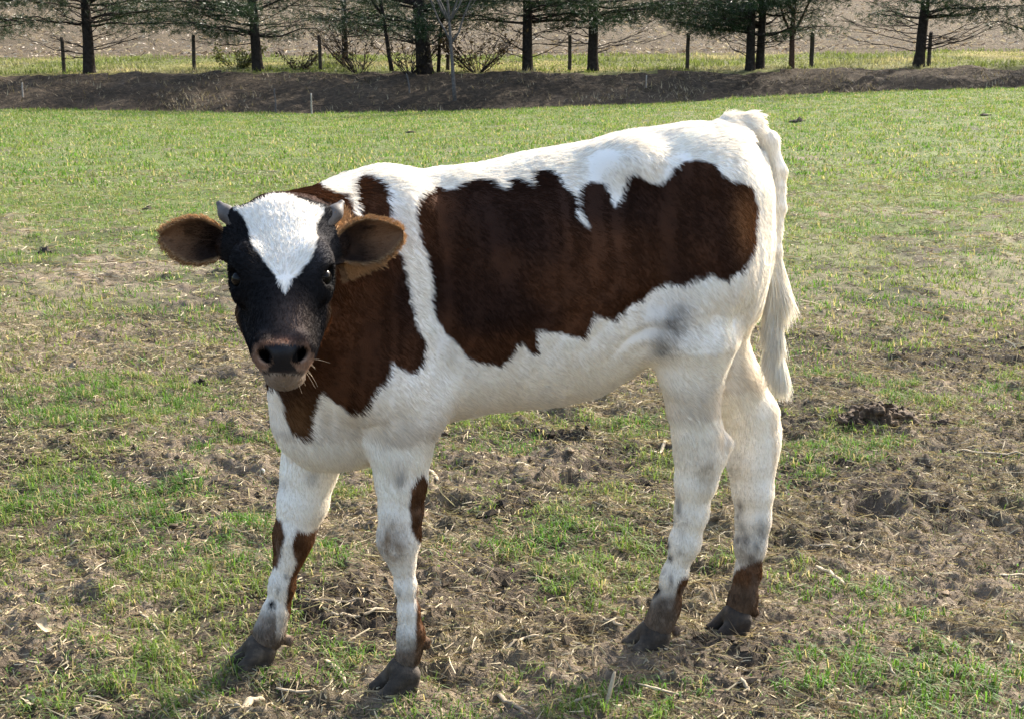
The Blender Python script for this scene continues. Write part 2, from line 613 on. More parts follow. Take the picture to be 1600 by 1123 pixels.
def tube_faces(q):
    """split degenerate cap quads into triangles"""
    tri = q[:, 2] == q[:, 3]
    return [q[~tri], q[tri][:, :3]]


def join(parts):
    vs, qs, o = [], [], 0
    for v, q in parts:
        vs.append(v); qs.append(q + o); o += len(v)
    return np.concatenate(vs), np.concatenate(qs)


m = Mat("pine_bark"); nz = m.noise(9, 8, .7)
m_bark = m.surface(m.principled(m.ramp(nz, [(.3, (.012, .010, .009)), (.6, (.045, .036, .030)), (.8, (.10, .085, .07))]), .95, m.bump(nz, 1.0, .06), spec=.1))
m = Mat("red_bark"); nz = m.noise(14, 8, .7)
m_redbark = m.surface(m.principled(m.ramp(nz, [(.3, (.045, .026, .018)), (.7, (.13, .085, .06))]), .95, m.bump(nz, 1.0, .04), spec=.1))
m = Mat("grey_bark"); nz = m.noise(14, 8, .7)
m_greybark = m.surface(m.principled(m.ramp(nz, [(.3, (.07, .062, .055)), (.7, (.18, .165, .15))]), .95, m.bump(nz, 1.0, .04), spec=.1))
m = Mat("weathered_wood"); nz = m.noise(12, 8, .7)
m_wood = m.surface(m.principled(m.ramp(nz, [(.3, (.030, .025, .020)), (.7, (.085, .07, .055))]), .9, m.bump(nz, .8, .03), spec=.15))
m = Mat("pale_wood"); nz = m.noise(20, 8, .7)
m_pale = m.surface(m.principled(m.ramp(nz, [(.3, (.26, .22, .18)), (.7, (.48, .43, .36))]), .9, m.bump(nz, .8, .02), spec=.15))
m = Mat("fence_wire"); m_wire = m.surface(m.principled((.18, .17, .16), .5))
m_needle = leaf_material("pine_needle", .18, .06)
m_brownleaf = leaf_material("dry_leaf", .25, .03)


def base_at(px, py, y):
    p = at_depth(float(px), float(py), y)
    return np.array([p[0], y, float(ground_z(p[0], y))])


FENCE_Y = 42.1
PXM = 42.1 / FPX           # metres per pixel out there
fence = empty("fence", tuple(base_at(101, 117, FENCE_Y)))
tag(fence, "wire fence on slim dark wooden posts along the top of the bank", "fence")
F0 = np.array(fence.location)
posts = [(-100, 66, 118, 5), (101, 64, 117, 6), (304, 61, 115, 6), (501, 61, 113, 6), (700, 62, 113, 6), (890, 62, 115, 6), (1074, 59, 112, 6), (1267, 58, 110, 7), (1451, 56, 107, 6), (1650, 55, 104, 6)]
ptop = []
for i, (px, y0, y1, w) in enumerate(posts):
    b = base_at(px, y1, FENCE_Y); h = (y1 - y0) * PXM
    r = np.random.default_rng(300 + i)
    zz = np.array([-.25, 0, .3 * h, .6 * h, .9 * h, h - .012, h])
    path = b + np.stack([r.normal(0, .004, 7) + zz * r.normal(0, .012), r.normal(0, .004, 7) + zz * r.normal(0, .02), zz], -1)
    rr = np.array([1, 1, .98, .97, .96, .93, .80]) * w * PXM / 2
    v, q = tube(path, rr, 9, rough=.10, seed=i)
    mesh_obj("post", v - F0, tube_faces(q), m_wood, fence)
    ptop.append((b, h))
for k, fz in enumerate((.30, .58, .90)):
    pth = []
    for a, b in zip(ptop[:-1], ptop[1:]):
        for u in (0, .25, .5, .75):
            pa, pb = a[0] + [0, -.06, a[1] * fz], b[0] + [0, -.06, b[1] * fz]
            pth.append(pa + (pb - pa) * u - np.array([0, 0, .05 * math.sin(math.pi * u)]))
    v, q = tube(np.array(pth), np.full(len(pth), .0028), 5)
    mesh_obj("wire", v - F0, tube_faces(q), m_wire, fence)


def needle_tufts(cent, dirs, r, n=9, ln=.13, wd=.011):
    """bottle-brush tufts: n needles round each twig end"""
    k = len(cent)
    d = unit_(dirs[:, None] * .75 + r.normal(0, .62, (k, n, 3)))
    s = unit_(np.cross(d, r.normal(size=(k, n, 3))))
    L = ln * r.uniform(.7, 1.2, (k, n, 1)); c = cent[:, None] + r.normal(0, .022, (k, n, 3))
    v = np.stack([c - s * wd / 2, c + s * wd / 2, c + d * L], 2).reshape(-1, 3)
    return v, np.arange(len(v)).reshape(-1, 3)


def branch_path(origin, az, length, rise, curl, n, r):
    s = np.linspace(0, 1, n)
    h = np.array([math.sin(az), math.cos(az), 0])
    p = origin + np.outer(s * length, h) + np.outer(length * (rise * s + curl * s * s), [0, 0, 1])
    w = np.cumsum(r.normal(0, .018 * length, (n, 3)), 0); w[0] = 0
    return p + w


def pine_crown(seed, h0=1.5, H=9.5, R=2.6):
    """needled upper branches: (needle mesh, colours, wood mesh)"""
    r = np.random.default_rng(seed)
    cs, ds, wood = [], [], []
    z = h0
    while z < H - .3:
        f = (z - h0) / (H - h0)
        for k in range(6 if z < 2.3 else 4):
            L = R * (1 - f) ** .8 * r.uniform(.7, 1.1) + .25
            az = r.uniform(0, 2 * math.pi)
            p = branch_path(np.array([0, 0, z + r.uniform(-.1, .1)]), az, L, .18 + .35 * f, -.10 if f < .4 else .15, 9, r)
            wood.append(tube(p, np.linspace(.022 + .012 * (1 - f), .006, 9), 4))
            nt = int((42 if z < 2.3 else 12) * L * r.uniform(.4, 1.3)) + 6
            u = r.uniform(.22, 1.0, nt)
            c = np.stack([np.interp(u, np.linspace(0, 1, 9), p[:, i]) for i in range(3)], -1)
            dirp = unit_(p[-1] - p[0])
            sd = np.cross(dirp, [0, 0, 1.0])
            off = r.normal(0, 1, nt) * .30 * L * (.35 + .5 * u) * .55
            c = c + np.outer(off, sd) + np.stack([r.normal(0, .04, nt), r.normal(0, .04, nt), r.normal(-.09, .13, nt)], -1)
            cs.append(c); ds.append(unit_(dirp + np.outer(np.sign(off) * .6, sd) + [0, 0, .15]))
        z += r.uniform(.26, .40) * (1 + .3 * f)
    cs, ds = np.concatenate(cs), np.concatenate(ds)
    v, t = needle_tufts(cs, ds, r, 10)
    col = np.array([.022, .046, .022]) * r.uniform(.5, 1.6, (len(cs), 1)) + np.array([.012, .010, -.004]) * r.random((len(cs), 1))
    return v, t, np.clip(np.repeat(col, 30, 0), .004, 1), join(wood)


CROWN_MESH = []
for sd in (401, 402, 403, 404):
    v, t, c, wd_ = pine_crown(sd, h0=1.05 + .16 * (sd % 3), H=9.0 + (sd % 2), R=2.7 + .2 * (sd % 2))
    cr = mesh_obj("crown", v, t, m_needle, None, tint=c, smooth_shade=False)
    wo = mesh_obj("crown_wood", wd_[0], tube_faces(wd_[1]), m_bark, None)
    CROWN_MESH.append((cr.data, wo.data))
    bpy.data.objects.remove(cr); bpy.data.objects.remove(wo)

PINES = [  # trunk px, base py, width px, top shift px at the frame's upper edge, number of bare branches, crown, label
    (140, 114, 17, 0, 20, 0, "pine with wide bare lower branches at the left beside a fence post"),
    (404, 111, 16, -7, 14, 1, "slim straight pine standing between the second and third fence posts"),
    (664, 111, 24, -6, 14, 2, "thickest dark pine trunk rising out of the scrub mid row"),
    (825, 115, 16, 0, 14, 3, "dark pine left of the two close pines with a post between them"),
    (926, 112, 16, 0, 16, 0, "pine just right of a fence post with branches sweeping to the right"),
    (1172, 110, 14, 0, 12, 1, "left stem of the twin pines growing side by side"),
    (1187, 110, 13, 2, 10, 2, "right stem of the twin pines growing side by side"),
    (1434, 108, 16, 4, 18, 3, "pine at the right with bare branches beside the last fence post"),
    (1640, 105, 17, 0, 10, 1, "pine at the right edge of the picture showing only its boughs"),
    (-62, 118, 17, 0, 8, 2, "pine at the left edge of the picture showing only its boughs"),
    (540, 90, 10, 0, 5, 0, "young pine standing back behind the scrub and the fence")]
for i, (px, py, w, lean, nb, ck, lab) in enumerate(PINES):
    r = np.random.default_rng(500 + i)
    b = base_at(px, py, 41.75 + .3 * math.sin(i * 2.1) + (2.6 if i == 10 else 0))
    tree = empty("pine_tree", tuple(b))
    tag(tree, lab, "tree", "row of pines along the fence")
    H = 9.4
    z = np.array([-.3, 0, .12, .4, .9, 1.6, 2.6, 4.2, 6, 8, H])
    lx = lean * PXM / 2.1 * np.clip(z, 0, 3)
    path = np.stack([lx + np.cumsum(r.normal(0, .006, 11)), np.cumsum(r.normal(0, .006, 11)), z], -1)
    rad = w * PXM / 2 * np.array([1.35, 1.25, 1.1, 1.0, .95, .88, .78, .62, .44, .22, .05])
    v, q = tube(path, rad, 10, rough=.12, seed=i)
    mesh_obj("trunk", v, tube_faces(q), m_bark, tree)
    for k in range(nb):
        zz = r.uniform(.35, 2.0)
        az = (1 if k % 2 else -1) * r.uniform(.7, 2.4)
        L = r.uniform(.7, 2.2)
        o = np.array([np.interp(zz, z, path[:, 0]), np.interp(zz, z, path[:, 1]), zz])
        p = branch_path(o, az, L, r.uniform(-.05, .32), r.uniform(-.05, .32), 10, r)
        parts = [tube(p, np.linspace(.017, .004, 10) * (w / 16), 5)]
        for j in range(7):
            u = r.integers(2, 9)
            sp = branch_path(p[u], az + r.choice((-1, 1)) * r.uniform(.4, 1.0), L * r.uniform(.22, .5), r.uniform(-.1, .4), .1, 5, r)
            parts.append(tube(sp, np.linspace(.008, .003, 5), 4))
        v, q = join(parts)
        mesh_obj("branch", v, tube_faces(q), m_bark, tree)
    for nm, dat in (("crown", CROWN_MESH[ck][0]), ("bough", CROWN_MESH[ck][1])):
        o = bpy.data.objects.new(nm, dat); COL.objects.link(o); o.parent = tree
        o.rotation_euler = (0, 0, 1.3 * i + .4); o.location = (float(np.interp(2, z, path[:, 0])), 0, 0)
        if i == 10: o.scale = (.7, .7, .6)


def bare_tree(name, label, cat, px, py, y, H, w, lean, mat, seed, forks=3, spread=.35, leaves=0, fork_z=.35, group=None, leafcol=(.10, .07, .04), twigs=5):
    r = np.random.default_rng(seed)
    b = base_at(px, py, y)
    root = empty(name, tuple(b)); tag(root, label, cat, group)
    n = 9; s = np.linspace(0, 1, n)
    path = np.stack([lean * s * H + np.cumsum(r.normal(0, .012 * H / 3, n)), np.cumsum(r.normal(0, .012, n)), -.15 + s * (H + .15)], -1)
    if forks < 3 or fork_z > .2:
        v, q = tube(path, np.linspace(w / 2 * 1.1, w / 2 * .25, n), 8, rough=.1, seed=seed)
        mesh_obj("trunk", v, tube_faces(q), mat, root)
    tips = []
    for k in range(forks):
        u = int(np.clip(fork_z * n + k * (n * .6) / max(forks, 1) * r.uniform(.3, 1), 1, n - 2)) if fork_z > .2 else 0
        az = r.uniform(0, 2 * math.pi) if fork_z < .2 else (1 if k % 2 else -1) * r.uniform(.9, 2.2)
        L = H * r.uniform(.45, .8)
        p = branch_path(path[u], az, L * spread, 1 / spread * .8, .2, 8, r)
        parts = [tube(p, np.linspace(w / 2 * .6, .004, 8), 5)]
        for j in range(twigs):
            a = r.integers(2, 7)
            sp = branch_path(p[a], az + r.normal(0, 1.1), L * r.uniform(.15, .4), r.uniform(.2, 1.0), .1, 5, r)
            parts.append(tube(sp, np.linspace(.008, .0025, 5), 4)); tips.append(sp[1:])
        tips.append(p[3:])
        v, q = join(parts)
        mesh_obj("branch", v, tube_faces(q), mat, root)
    if leaves:
        T = np.concatenate(tips); c = T[r.integers(0, len(T), leaves)] + r.normal(0, .07, (leaves, 3))
        d = unit_(r.normal(size=(leaves, 3))); e = unit_(np.cross(d, r.normal(size=(leaves, 3)))); L = r.uniform(.03, .065, (leaves, 1))
        v = np.stack([c - d * L, c + e * L * .5, c + d * L, c - e * L * .5], 1).reshape(-1, 3)
        mesh_obj("crown", v, np.arange(len(v)).reshape(-1, 4), m_brownleaf, root, tint=np.repeat(np.clip(np.array(leafcol) * r.uniform(.5, 1.5, (leaves, 1)), .01, 1), 4, 0), smooth_shade=False)
    return root


bare_tree("bare_tree", "thin dark leaning tree left of the thickest trunk", "tree", 613, 112, 41.6, 4.2, .12, -.16, m_bark, 601, 5, .5)
bare_tree("bare_tree", "reddish forked small tree between the twin pines and a fence post", "tree", 1236, 111, 41.7, 4.0, .16, .01, m_redbark, 602, 6, .42, fork_z=.28)
bare_tree("sapling", "pale grey bare sapling growing low on the bank before the dark scrub", "sapling", 712, 150, 38.2, 4.0, .10, -.06, m_greybark, 603, 6, .45)
bare_tree("bare_tree", "dark second stem close against the thickest pine trunk", "tree", 686, 112, 41.5, 3.8, .10, .05, m_bark, 604, 5, .5)
for j, (px, py, y, H, n, lf, lab, lc) in enumerate((
        (745, 113, 41.4, 1.9, 20, 620, "brown leaved shrub between the scrub and the fourth pine", (.075, .055, .030)),
        (560, 113, 41.5, 2.0, 18, 260, "tangled leafless shrub right of the third fence post", (.07, .05, .03)),
        (640, 113, 41.2, 1.8, 16, 260, "twiggy shrub at the foot of the thickest pine", (.06, .05, .03)),
        (372, 108, 43.2, 1.0, 14, 900, "rounded olive green bush behind the fence near the slim pine", (.12, .13, .045)),
        (468, 112, 42.6, .9, 9, 220, "small brown bush just left of the third fence post", (.06, .05, .028)),
        (415, 172, 36.1, .55, 10, 0, "tangle of bare roots and sticks at the foot of the bank", (.1, .1, .1)))):
    bare_tree("shrub", lab, "shrub", px, py, y, H, .05, 0.0, m_greybark if j == 5 else m_bark, 620 + j, n, 1.0 if j != 5 else 1.5, lf, fork_z=.1, leafcol=lc, twigs=7)

# sticks and stakes standing on the bank and at the edge of the pasture
for px, y0, y1, yd, w, lab, mt in ((487, 149, 181, 32.6, .045, "white stake at the far edge of the pasture", m_pale), (36, 124, 146, 38.6, .05, "short pale stick standing on the bank at the left", m_pale),
                                   (432, 112, 158, 37.0, .05, "crooked grey snag standing over the root tangle on the bank", m_greybark), (640, 112, 142, 38.9, .05, "grey stick standing on the bank before the thick pine", m_greybark),
                                   (1010, 120, 137, 39.0, .04, "thin pale stick standing on the bank right of centre", m_pale)):
    b = base_at(px, y1, yd); h = (y1 - y0) * yd / FPX
    r = np.random.default_rng(px)
    z = np.linspace(-.12, h, 8)
    p = b + np.stack([np.cumsum(r.normal(0, .012 if mt is m_greybark else .003, 8)), np.cumsum(r.normal(0, .01, 8)), z], -1)
    v, q = tube(p, np.linspace(w / 2, w / 2 * .7, 8), 7, rough=.15, seed=px)
    o = mesh_obj("stake" if px == 487 else "stick", v - b, tube_faces(q), mt); o.location = tuple(b)
    tag(o, lab, "stake" if px == 487 else "stick")
# ------------------------------------------------------------------ the calf
TH = math.radians(16.0)
CF = np.array([-math.cos(TH), -math.sin(TH), 0.0])     # forward
CL = np.array([math.sin(TH), -math.cos(TH), 0.0])      # its left, the near side
CU = np.array([0, 0, 1.0])
CC = np.array([0.0, 2.70, 0.0])
CAMP = np.array([0, 0, CAM_H])


def side(px, py, l=0.0):
    """the point of the calf seen at a pixel, l metres to the calf's left of its middle plane"""
    d = ray(px, py)
    t = (l - (CAMP - CC) @ CL) / (d @ CL)
    return CAMP + d * np.asarray(t)[..., None]


def lat(P):
    return (P - CC) @ CL


def px_size(P):
    """metres per photograph pixel at a point"""
    return (P[1] * CP - (P[2] - CAM_H) * SP) / FPX


# head frame: x to the picture's right, t down the face, z out of the forehead
HYAW, HPIT = math.radians(8.0), math.radians(43.0)
HSX, HST_, HSZ = .91, .905, .92
hface = np.array([math.sin(HYAW), -math.cos(HYAW), 0.0])
HE = np.array([math.cos(HYAW), math.sin(HYAW), 0.0])
HA = hface * math.cos(HPIT) - CU * math.sin(HPIT)
HN = hface * math.sin(HPIT) + CU * math.cos(HPIT)
HO = at_depth(438.0, 319.0, 2.37)


def hp(px, py, z=0.0):
    d = ray(px, py)
    t = (z - (CAMP - HO) @ HN) / (d @ HN)
    return CAMP + d * t


def hl(x, t, z):
    return HO + HE * (x * HSX) + HA * (t * HST_) + HN * (z * HSZ)


def hloc(P):
    q = P - HO
    return (q @ HE) / HSX, (q @ HA) / HST_, (q @ HN) / HSZ


def add_trunk(F):
    st = [  # px, top py, bottom py, half width
        (472, 330, 690, .055), (505, 300, 714, .105), (545, 279, 719, .128), (600, 266, 706, .140), (680, 253, 672, .155),
        (760, 245, 653, .172), (850, 226, 645, .184), (920, 212, 632, .182), (985, 200, 592, .172), (1040, 190, 556, .166),
        (1100, 183, 540, .160), (1145, 183, 520, .140), (1172, 203, 500, .105), (1192, 245, 470, .05)]
    S, ZT, ZB, W = [], [], [], []
    for px, a, b, w in st:
        T = side(px, a + 9, 0.0); B = side(px, b, 0.07)
        S.append((T - CC) @ CF); ZT.append(T[2]); ZB.append(B[2]); W.append(w)
    S, ZT, ZB, W = [np.array(x)[::-1] for x in (S, ZT, ZB, W)]
    xs = np.linspace(S[0], S[-1], 240)

    def curve(y):
        # smoothed piecewise-linear profile
        v = np.interp(xs, S, y); k = np.hanning(27); k /= k.sum()
        return np.convolve(np.pad(v, 13, mode='edge'), k, 'valid')
    zt, zb, w_ = curve(ZT), curve(ZB), curve(W)

    def fn(P):
        q = P - CC.astype(np.float32)
        s = q @ CF.astype(np.float32); l = q @ CL.astype(np.float32); z = P[..., 2]
        a = np.interp(s, xs, zt); b = np.interp(s, xs, zb); w = np.interp(s, xs, w_)
        c = (a + b) / 2 - 0.02; hh = np.where(z > c, a - c, c - b)
        zz = (z - c) / hh
        we = w * (1 - 0.16 * np.clip(zz, 0, 1) - 0.10 * np.clip(-zz, 0, 1))
        e = 2.25
        r = (np.abs(l / we) ** e + np.abs(zz) ** e) ** (1 / e)
        d = (r - 1) * np.minimum(we, hh)
        over = np.maximum(np.maximum(s - xs[-1], xs[0] - s), 0)
        return np.where(over > 0, np.sqrt(np.maximum(d, 0) ** 2 + over ** 2), d)
    lo = CC - 1.0; hi = CC + 1.0
    lo[2] = 0.3; hi[2] = 1.15
    F.add(fn, lo, hi, 0.03)


LEG = {}


def leg(F, key, pts, l0, l1, ytop, ybot, k=0.022, slim=1.0):
    """pts: px, py, width in pixels; the leg stands l0 to the side at the body and l1 at the foot"""
    P, R = [], []
    for px, py, w in pts:
        f = np.clip((py - ytop) / (ybot - ytop), 0, 1)
        p = side(px, py, l0 + (l1 - l0) * f)
        P.append(p); R.append(w / 2 * px_size(p) * slim - 0.0040 - .0046 * np.clip((py - 760) / 110, 0, 1) * (1 if key in ('lf', 'rf') else .9))
    F.chain(P, R, k)
    LEG[key] = P
    return P


def foot(px, py, z=0.0):
    d = ray(px, py)
    return CAMP + d * ((z - CAM_H) / d[2])


# hoof prints in the photograph -> where each hoof stands
HOOF_PX = {"lf": (622, 1080), "rf": (397, 1042), "lh": (1014, 1012), "rh": (1142, 990)}
HOOF_Z = {"lf": 0.0, "rf": 0.0, "lh": 0.0, "rh": -0.025}
HOOF = {k: foot(*v, HOOF_Z[k]) for k, v in HOOF_PX.items()}
HOOF_L = {k: float(lat(v)) for k, v in HOOF.items()}


def add_limbs(F):
    # shoulders, near and far
    for sgn in (1, -1):
        dx = 0 if sgn > 0 else -18
        a = side(618 + dx, 335, sgn * .075); b = side(590 + dx, 585, sgn * .105); c = side(655 + dx, 630, sgn * .115)
        F.cone(a, b, .055, .085, .05)
        F.cone(b, c, .080, .055, .04)
    # brisket
    F.cone(side(520, 560, 0), side(512, 650, .0), .10, .082, .05)
    F.cone(side(512, 650, 0), side(560, 660, .0), .082, .070, .04)
    leg(F, "lf", [(622, 600, 128), (628, 650, 116), (626, 700, 98), (628, 750, 82), (625, 800, 72), (624, 838, 69), (629, 875, 51), (634, 915, 42),
                  (638, 955, 43), (641, 990, 53), (638, 1020, 47), (632, 1045, 50)], .105, HOOF_L["lf"], 640, 1060)
    leg(F, "rf", [(505, 620, 130), (492, 680, 104), (483, 730, 88), (473, 785, 78), (461, 830, 64), (452, 868, 50), (441, 915, 45),
                  (431, 955, 48), (421, 988, 53), (410, 1012, 50)], -.105, HOOF_L["rf"], 640, 1030)
    # quarters
    for sgn in (1, -1):
        dx = 0 if sgn > 0 else 16
        hip = side(1110 + dx, 300, sgn * .085); thigh = side(1095 + dx, 420, sgn * .098); stifle = side(1050 + dx, 505, sgn * .118)
        butt = side(1150 + dx * .3, 325, sgn * .065); but2 = side(1138 + dx * .5, 465, sgn * .075)
        F.cone(hip, thigh, .098, .098, .05)
        F.cone(thigh, stifle, .092, .066, .05)
        F.cone(butt, but2, .052, .050, .05)
        F.cone(but2, side(1092 + dx, 556, sgn * .095), .048, .044, .04)
        F.ellipsoid(side(985 + dx * .4, 256, sgn * .092), (.042, .04, .03), k=.06)       # hook bone
    leg(F, "lh", [(1083, 530, 150), (1080, 585, 104), (1081, 632, 82), (1088, 675, 78), (1093, 708, 78), (1087, 750, 66), (1081, 797, 54), (1070, 846, 53),
                  (1053, 900, 47), (1040, 945, 51), (1030, 970, 50), (1021, 995, 50)], .108, HOOF_L["lh"], 540, 1000)
    leg(F, "rh", [(1108, 530, 124), (1140, 600, 102), (1170, 648, 90), (1178, 688, 82), (1176, 724, 76), (1177, 766, 65), (1176, 811, 57), (1172, 850, 54),
                  (1168, 895, 48), (1161, 935, 51), (1151, 962, 50)], -.10, HOOF_L["rh"], 560, 985)
    # hocks: the point of the heel and its tendon
    p = LEG["lh"]
    F.cone(side(1096, 575, .100), side(1103, 640, .092), .022, .0135, .02)
    F.cone(side(1103, 640, .092), side(1131, 692, .085), .0135, .0125, .015)
    F.cone(side(1131, 690, .085), side(1098, 755, .075), .0135, .016, .02)
    F.cone(side(1166, 590, -.095), side(1204, 670, -.08), .022, .0135, .02)
    F.cone(side(1204, 670, -.08), side(1188, 745, -.07), .0135, .016, .02)
    # knees and fetlocks get a little bone
    for k, (x, y, r) in {"lf": (622, 842, .036), "rf": (458, 838, .033)}.items():
        l = HOOF_L[k] * .6 + (.105 if k == "lf" else -.105) * .4
        F.ellipsoid(side(x, y, l), (r, r, r * 1.1), k=.02)
    # dew claws
    for (x, y, k) in ((666, 1003, "lf"), (452, 1000, "rf"), (1056, 985, "lh"), (1180, 955, "rh")):
        F.ellipsoid(side(x, y, HOOF_L[k]), (.009, .009, .011), k=.012)


def add_neck(F):
    poll = hl(0, -.015, -.055)
    F.cone(side(590, 322, 0), hl(0.0, .0, -.075), .055, .048, .05)
    F.cone(side(560, 420, 0), hl(0, .03, -.10), .125, .078, .06)
    F.cone(side(535, 540, 0), hl(0, .09, -.135), .115, .058, .06)
    F.cone(side(515, 620, 0), hl(0, .11, -.16), .095, .040, .06)


HST = np.array([  # t, half width, forehead side z, jaw side z
    (-.034, .030, -.030, -.070), (-.022, .052, -.012, -.092), (0.0, .066, 0.000, -.125), (.04, .075, .010, -.150), (.085, .081, .014, -.165),
    (.125, .079, .013, -.165), (.165, .070, .008, -.152), (.205, .058, .003, -.130), (.240, .050, -.001, -.112), (.270, .0475, -.003, -.102),
    (.295, .0465, -.006, -.098), (.315, .042, -.014, -.094), (.329, .033, -.026, -.086), (.337, .018, -.040, -.070)])


HEAD_FN = []


def add_head(F):
    ts = np.linspace(HST[0, 0], HST[-1, 0], 160)
    k = np.hanning(11); k /= k.sum()
    cv = [np.convolve(np.pad(np.interp(ts, HST[:, 0], HST[:, i]), 5, mode='edge'), k, 'valid') for i in (1, 2, 3)]

    def fn(P):
        x, t, z = hloc(P)
        w, a, b = [np.interp(t, ts, c) for c in cv]
        c = a - (a - b) * .42; hh = np.where(z > c, a - c, c - b)
        zz = (z - c) / hh
        we = w * (1 - .38 * np.clip(-zz, 0, 1) ** 1.4)
        e = 2.5
        r = (np.abs(x / we) ** e + np.abs(zz) ** e) ** (1 / e)
        d = (r - 1) * np.minimum(we, hh)
        over = np.maximum(np.maximum(t - ts[-1], ts[0] - t), 0)
        return np.where(over > 0, np.sqrt(np.maximum(d, 0) ** 2 + over ** 2), d) * .9
    HEAD_FN.append(fn)
    c = hl(0, .15, -.07)
    F.add(fn, c - .3, c + .3, .035)
    ax = np.stack([HE, HA, HN])
    # brows, cheek, muzzle wings, chin
    for s in (-1, 1):
        F.ellipsoid(hl(s * .064, .126, -.006), (.022, .034, .022), ax, k=.03)
        F.ellipsoid(hl(s * .070, .160, -.032), (.014, .026, .02), ax, k=.025)
        F.cone(hl(s * .060, .165, -.105), hl(s * .034, .265, -.07), .02, .018, .03)
        F.ellipsoid(hl(s * .034, .294, -.024), (.018, .022, .026), ax, k=.014)
        F.cone(hl(s * .058, .016, -.036), hl(s * .078, .004, -.028), .022, .014, .025)       # horn base
        F.cone(hl(s * .062, .035, -.07), hl(s * .090, .030, -.075), .030, .024, .025)         # ear base
    F.ellipsoid(hl(0, .309, -.030), (.024, .020, .030), ax, k=.012)       # nose pad
    F.ellipsoid(hl(0, .300, -.098), (.031, .022, .018), ax, k=.014)       # chin
    F.ellipsoid(hl(0, .316, -.078), (.029, .012, .012), ax, k=.008)       # lower lip
    # mouth cleft, nostrils, eye sockets
    F.cone(hl(-.030, .320, -.0645), hl(.030, .320, -.0645), .0032, .0032, .006, 'cut')
    for s in (-1, 1):
        F.cone(hl(s * .030, .318, -.0645), hl(s * .042, .285, -.069), .003, .002, .006, 'cut')
        n0 = hl(s * .0265, .3155, -.020); n1 = hl(s * .0265, .292, -.036)
        F.cone(n0 + HE * s * .006 + HN * .006, n1, .0088, .006, .005, 'cut')
        F.cone(n0 - HE * s * .004 - HN * .006, n1, .0065, .005, .005, 'cut')
        F.cone(n0 + HE * s * .010 + HN * .014, n1, .0045, .003, .005, 'cut')
        F.ellipsoid(hl(s * .078, .154, -.010), (.010, .016, .011), ax, k=.010, mode='cut')


EAR = {}


def add_ear(F, s, base, tip, up, th=.0042):
    """a cupped leaf of an ear opening towards the viewer"""
    u = tip - base; L = np.linalg.norm(u); u = u / L
    v = up - (up @ u) * u; v /= np.linalg.norm(v)
    w = np.cross(u, v)
    if w @ hface < 0: w = -w
    EAR[s] = (base, u, v, w, L)
    US = np.array([-.10, .0, .15, .35, .55, .75, .9, .97, 1.0]); HW = np.array([.020, .022, .030, .0380, .0385, .0290, .0160, .0085, .0])
    OFF = np.array([0, 0, .0, .0, -.001, -.001, .0, .0, 0])

    def fn(P):
        q = P - base
        a = (q @ u) / L; b = q @ v; c = q @ w
        hw = np.interp(a, US, HW) + 1e-4; b = b - np.interp(a, US, OFF)
        vv = np.clip(np.abs(b) / hw, 0, 1.2)
        cup = .030 * (1 - .55 * np.clip(a, 0, 1)) * vv ** 2.0 - .018 + .016 * np.clip(a, 0, 1) ** 2
        slope = 2 * .030 * (1 - .55 * np.clip(a, 0, 1)) * vv / hw
        d1 = np.abs(c - cup) / np.sqrt(1 + slope ** 2) - th
        d2 = np.abs(b) - hw
        d3 = np.maximum((a - 1) * L, (-.10 - a) * L)
        return np.maximum(np.maximum(d1, d2 * .9), d3)
    c = (base + tip) / 2
    F.add(fn, c - .09, c + .09, .008)


def calf_fields():
    FB = Field((-.62, 2.16, -.05), (.64, 3.10, 1.12), .0053)
    add_trunk(FB); add_limbs(FB); add_neck(FB)
    tail = [side(x, y, l) for x, y, l in ((1140, 196, 0), (1174, 197, 0), (1203, 220, 0), (1217, 264, 0), (1218, 322, 0), (1212, 390, 0), (1208, 440, 0), (1210, 500, 0), (1217, 560, 0))]
    FB.chain(tail, [.018, .018, .0150, .0135, .0128, .0115, .010, .007, .003], .012)
    # soft unevenness of flesh and skin folds
    s, P = FB.box(FB.lo, FB.lo + FB.n * FB.h)
    near = np.abs(FB.v) < .035
    Q = P[near].astype(float)
    sx = (Q - CC) @ CF
    bump = .0025 * noise3(Q * 9.0, 3) + .0016 * noise3(Q * 22.0, 4)
    fold = noise3(np.stack([sx * 42 + 5 * noise3(Q * 5, 8), lat(Q) * 6, Q[:, 2] * 6], -1), 5)
    trunk = smooth(.45, .6, Q[:, 2])
    bump += .0026 * fold * trunk * smooth(.9, .75, Q[:, 2])
    for px_, py_, l_, r_, a_ in ((945, 305, .17, .075, .016), (690, 470, .16, .055, .013), (1004, 470, .16, .055, .006), (830, 430, .18, .14, -.006),
                                 (1085, 400, .17, .09, -.007), (1120, 500, .14, .04, .006), (640, 400, .13, .05, -.006), (560, 640, .10, .045, .008), (905, 560, .16, .07, -.004)):
        for sg in (1, -1):
            bump += a_ * np.exp(-((Q - side(px_, py_, sg * l_)) ** 2).sum(1) / r_ ** 2)
    FB.v[near] += (bump * smooth(.26, .34, np.linalg.norm(Q - hl(0, .13, -.05), axis=1))).astype(np.float32)
    FH = Field(hl(0, .13, -.05) - .245, hl(0, .13, -.05) + .245, .0031)
    add_trunk(FH); add_limbs(FH); add_neck(FH); add_head(FH)
    e_in, e_tip = hp(352, 380, -.075), hp(249, 368, -.060)
    add_ear(FH, -1, e_in, e_tip, CU * 1.0 + HE * .10)
    e_in, e_tip = hp(525, 388, -.075), hp(631, 362, -.060)
    add_ear(FH, 1, e_in, e_tip, CU * 1.0 - HE * .25)
    return FB, FH, tail


FB, FH, TAIL = calf_fields()
# the head is sampled finer than the body; the two sheets meet on a ball round the head
HC = hl(0, .13, -.05); HR = .232


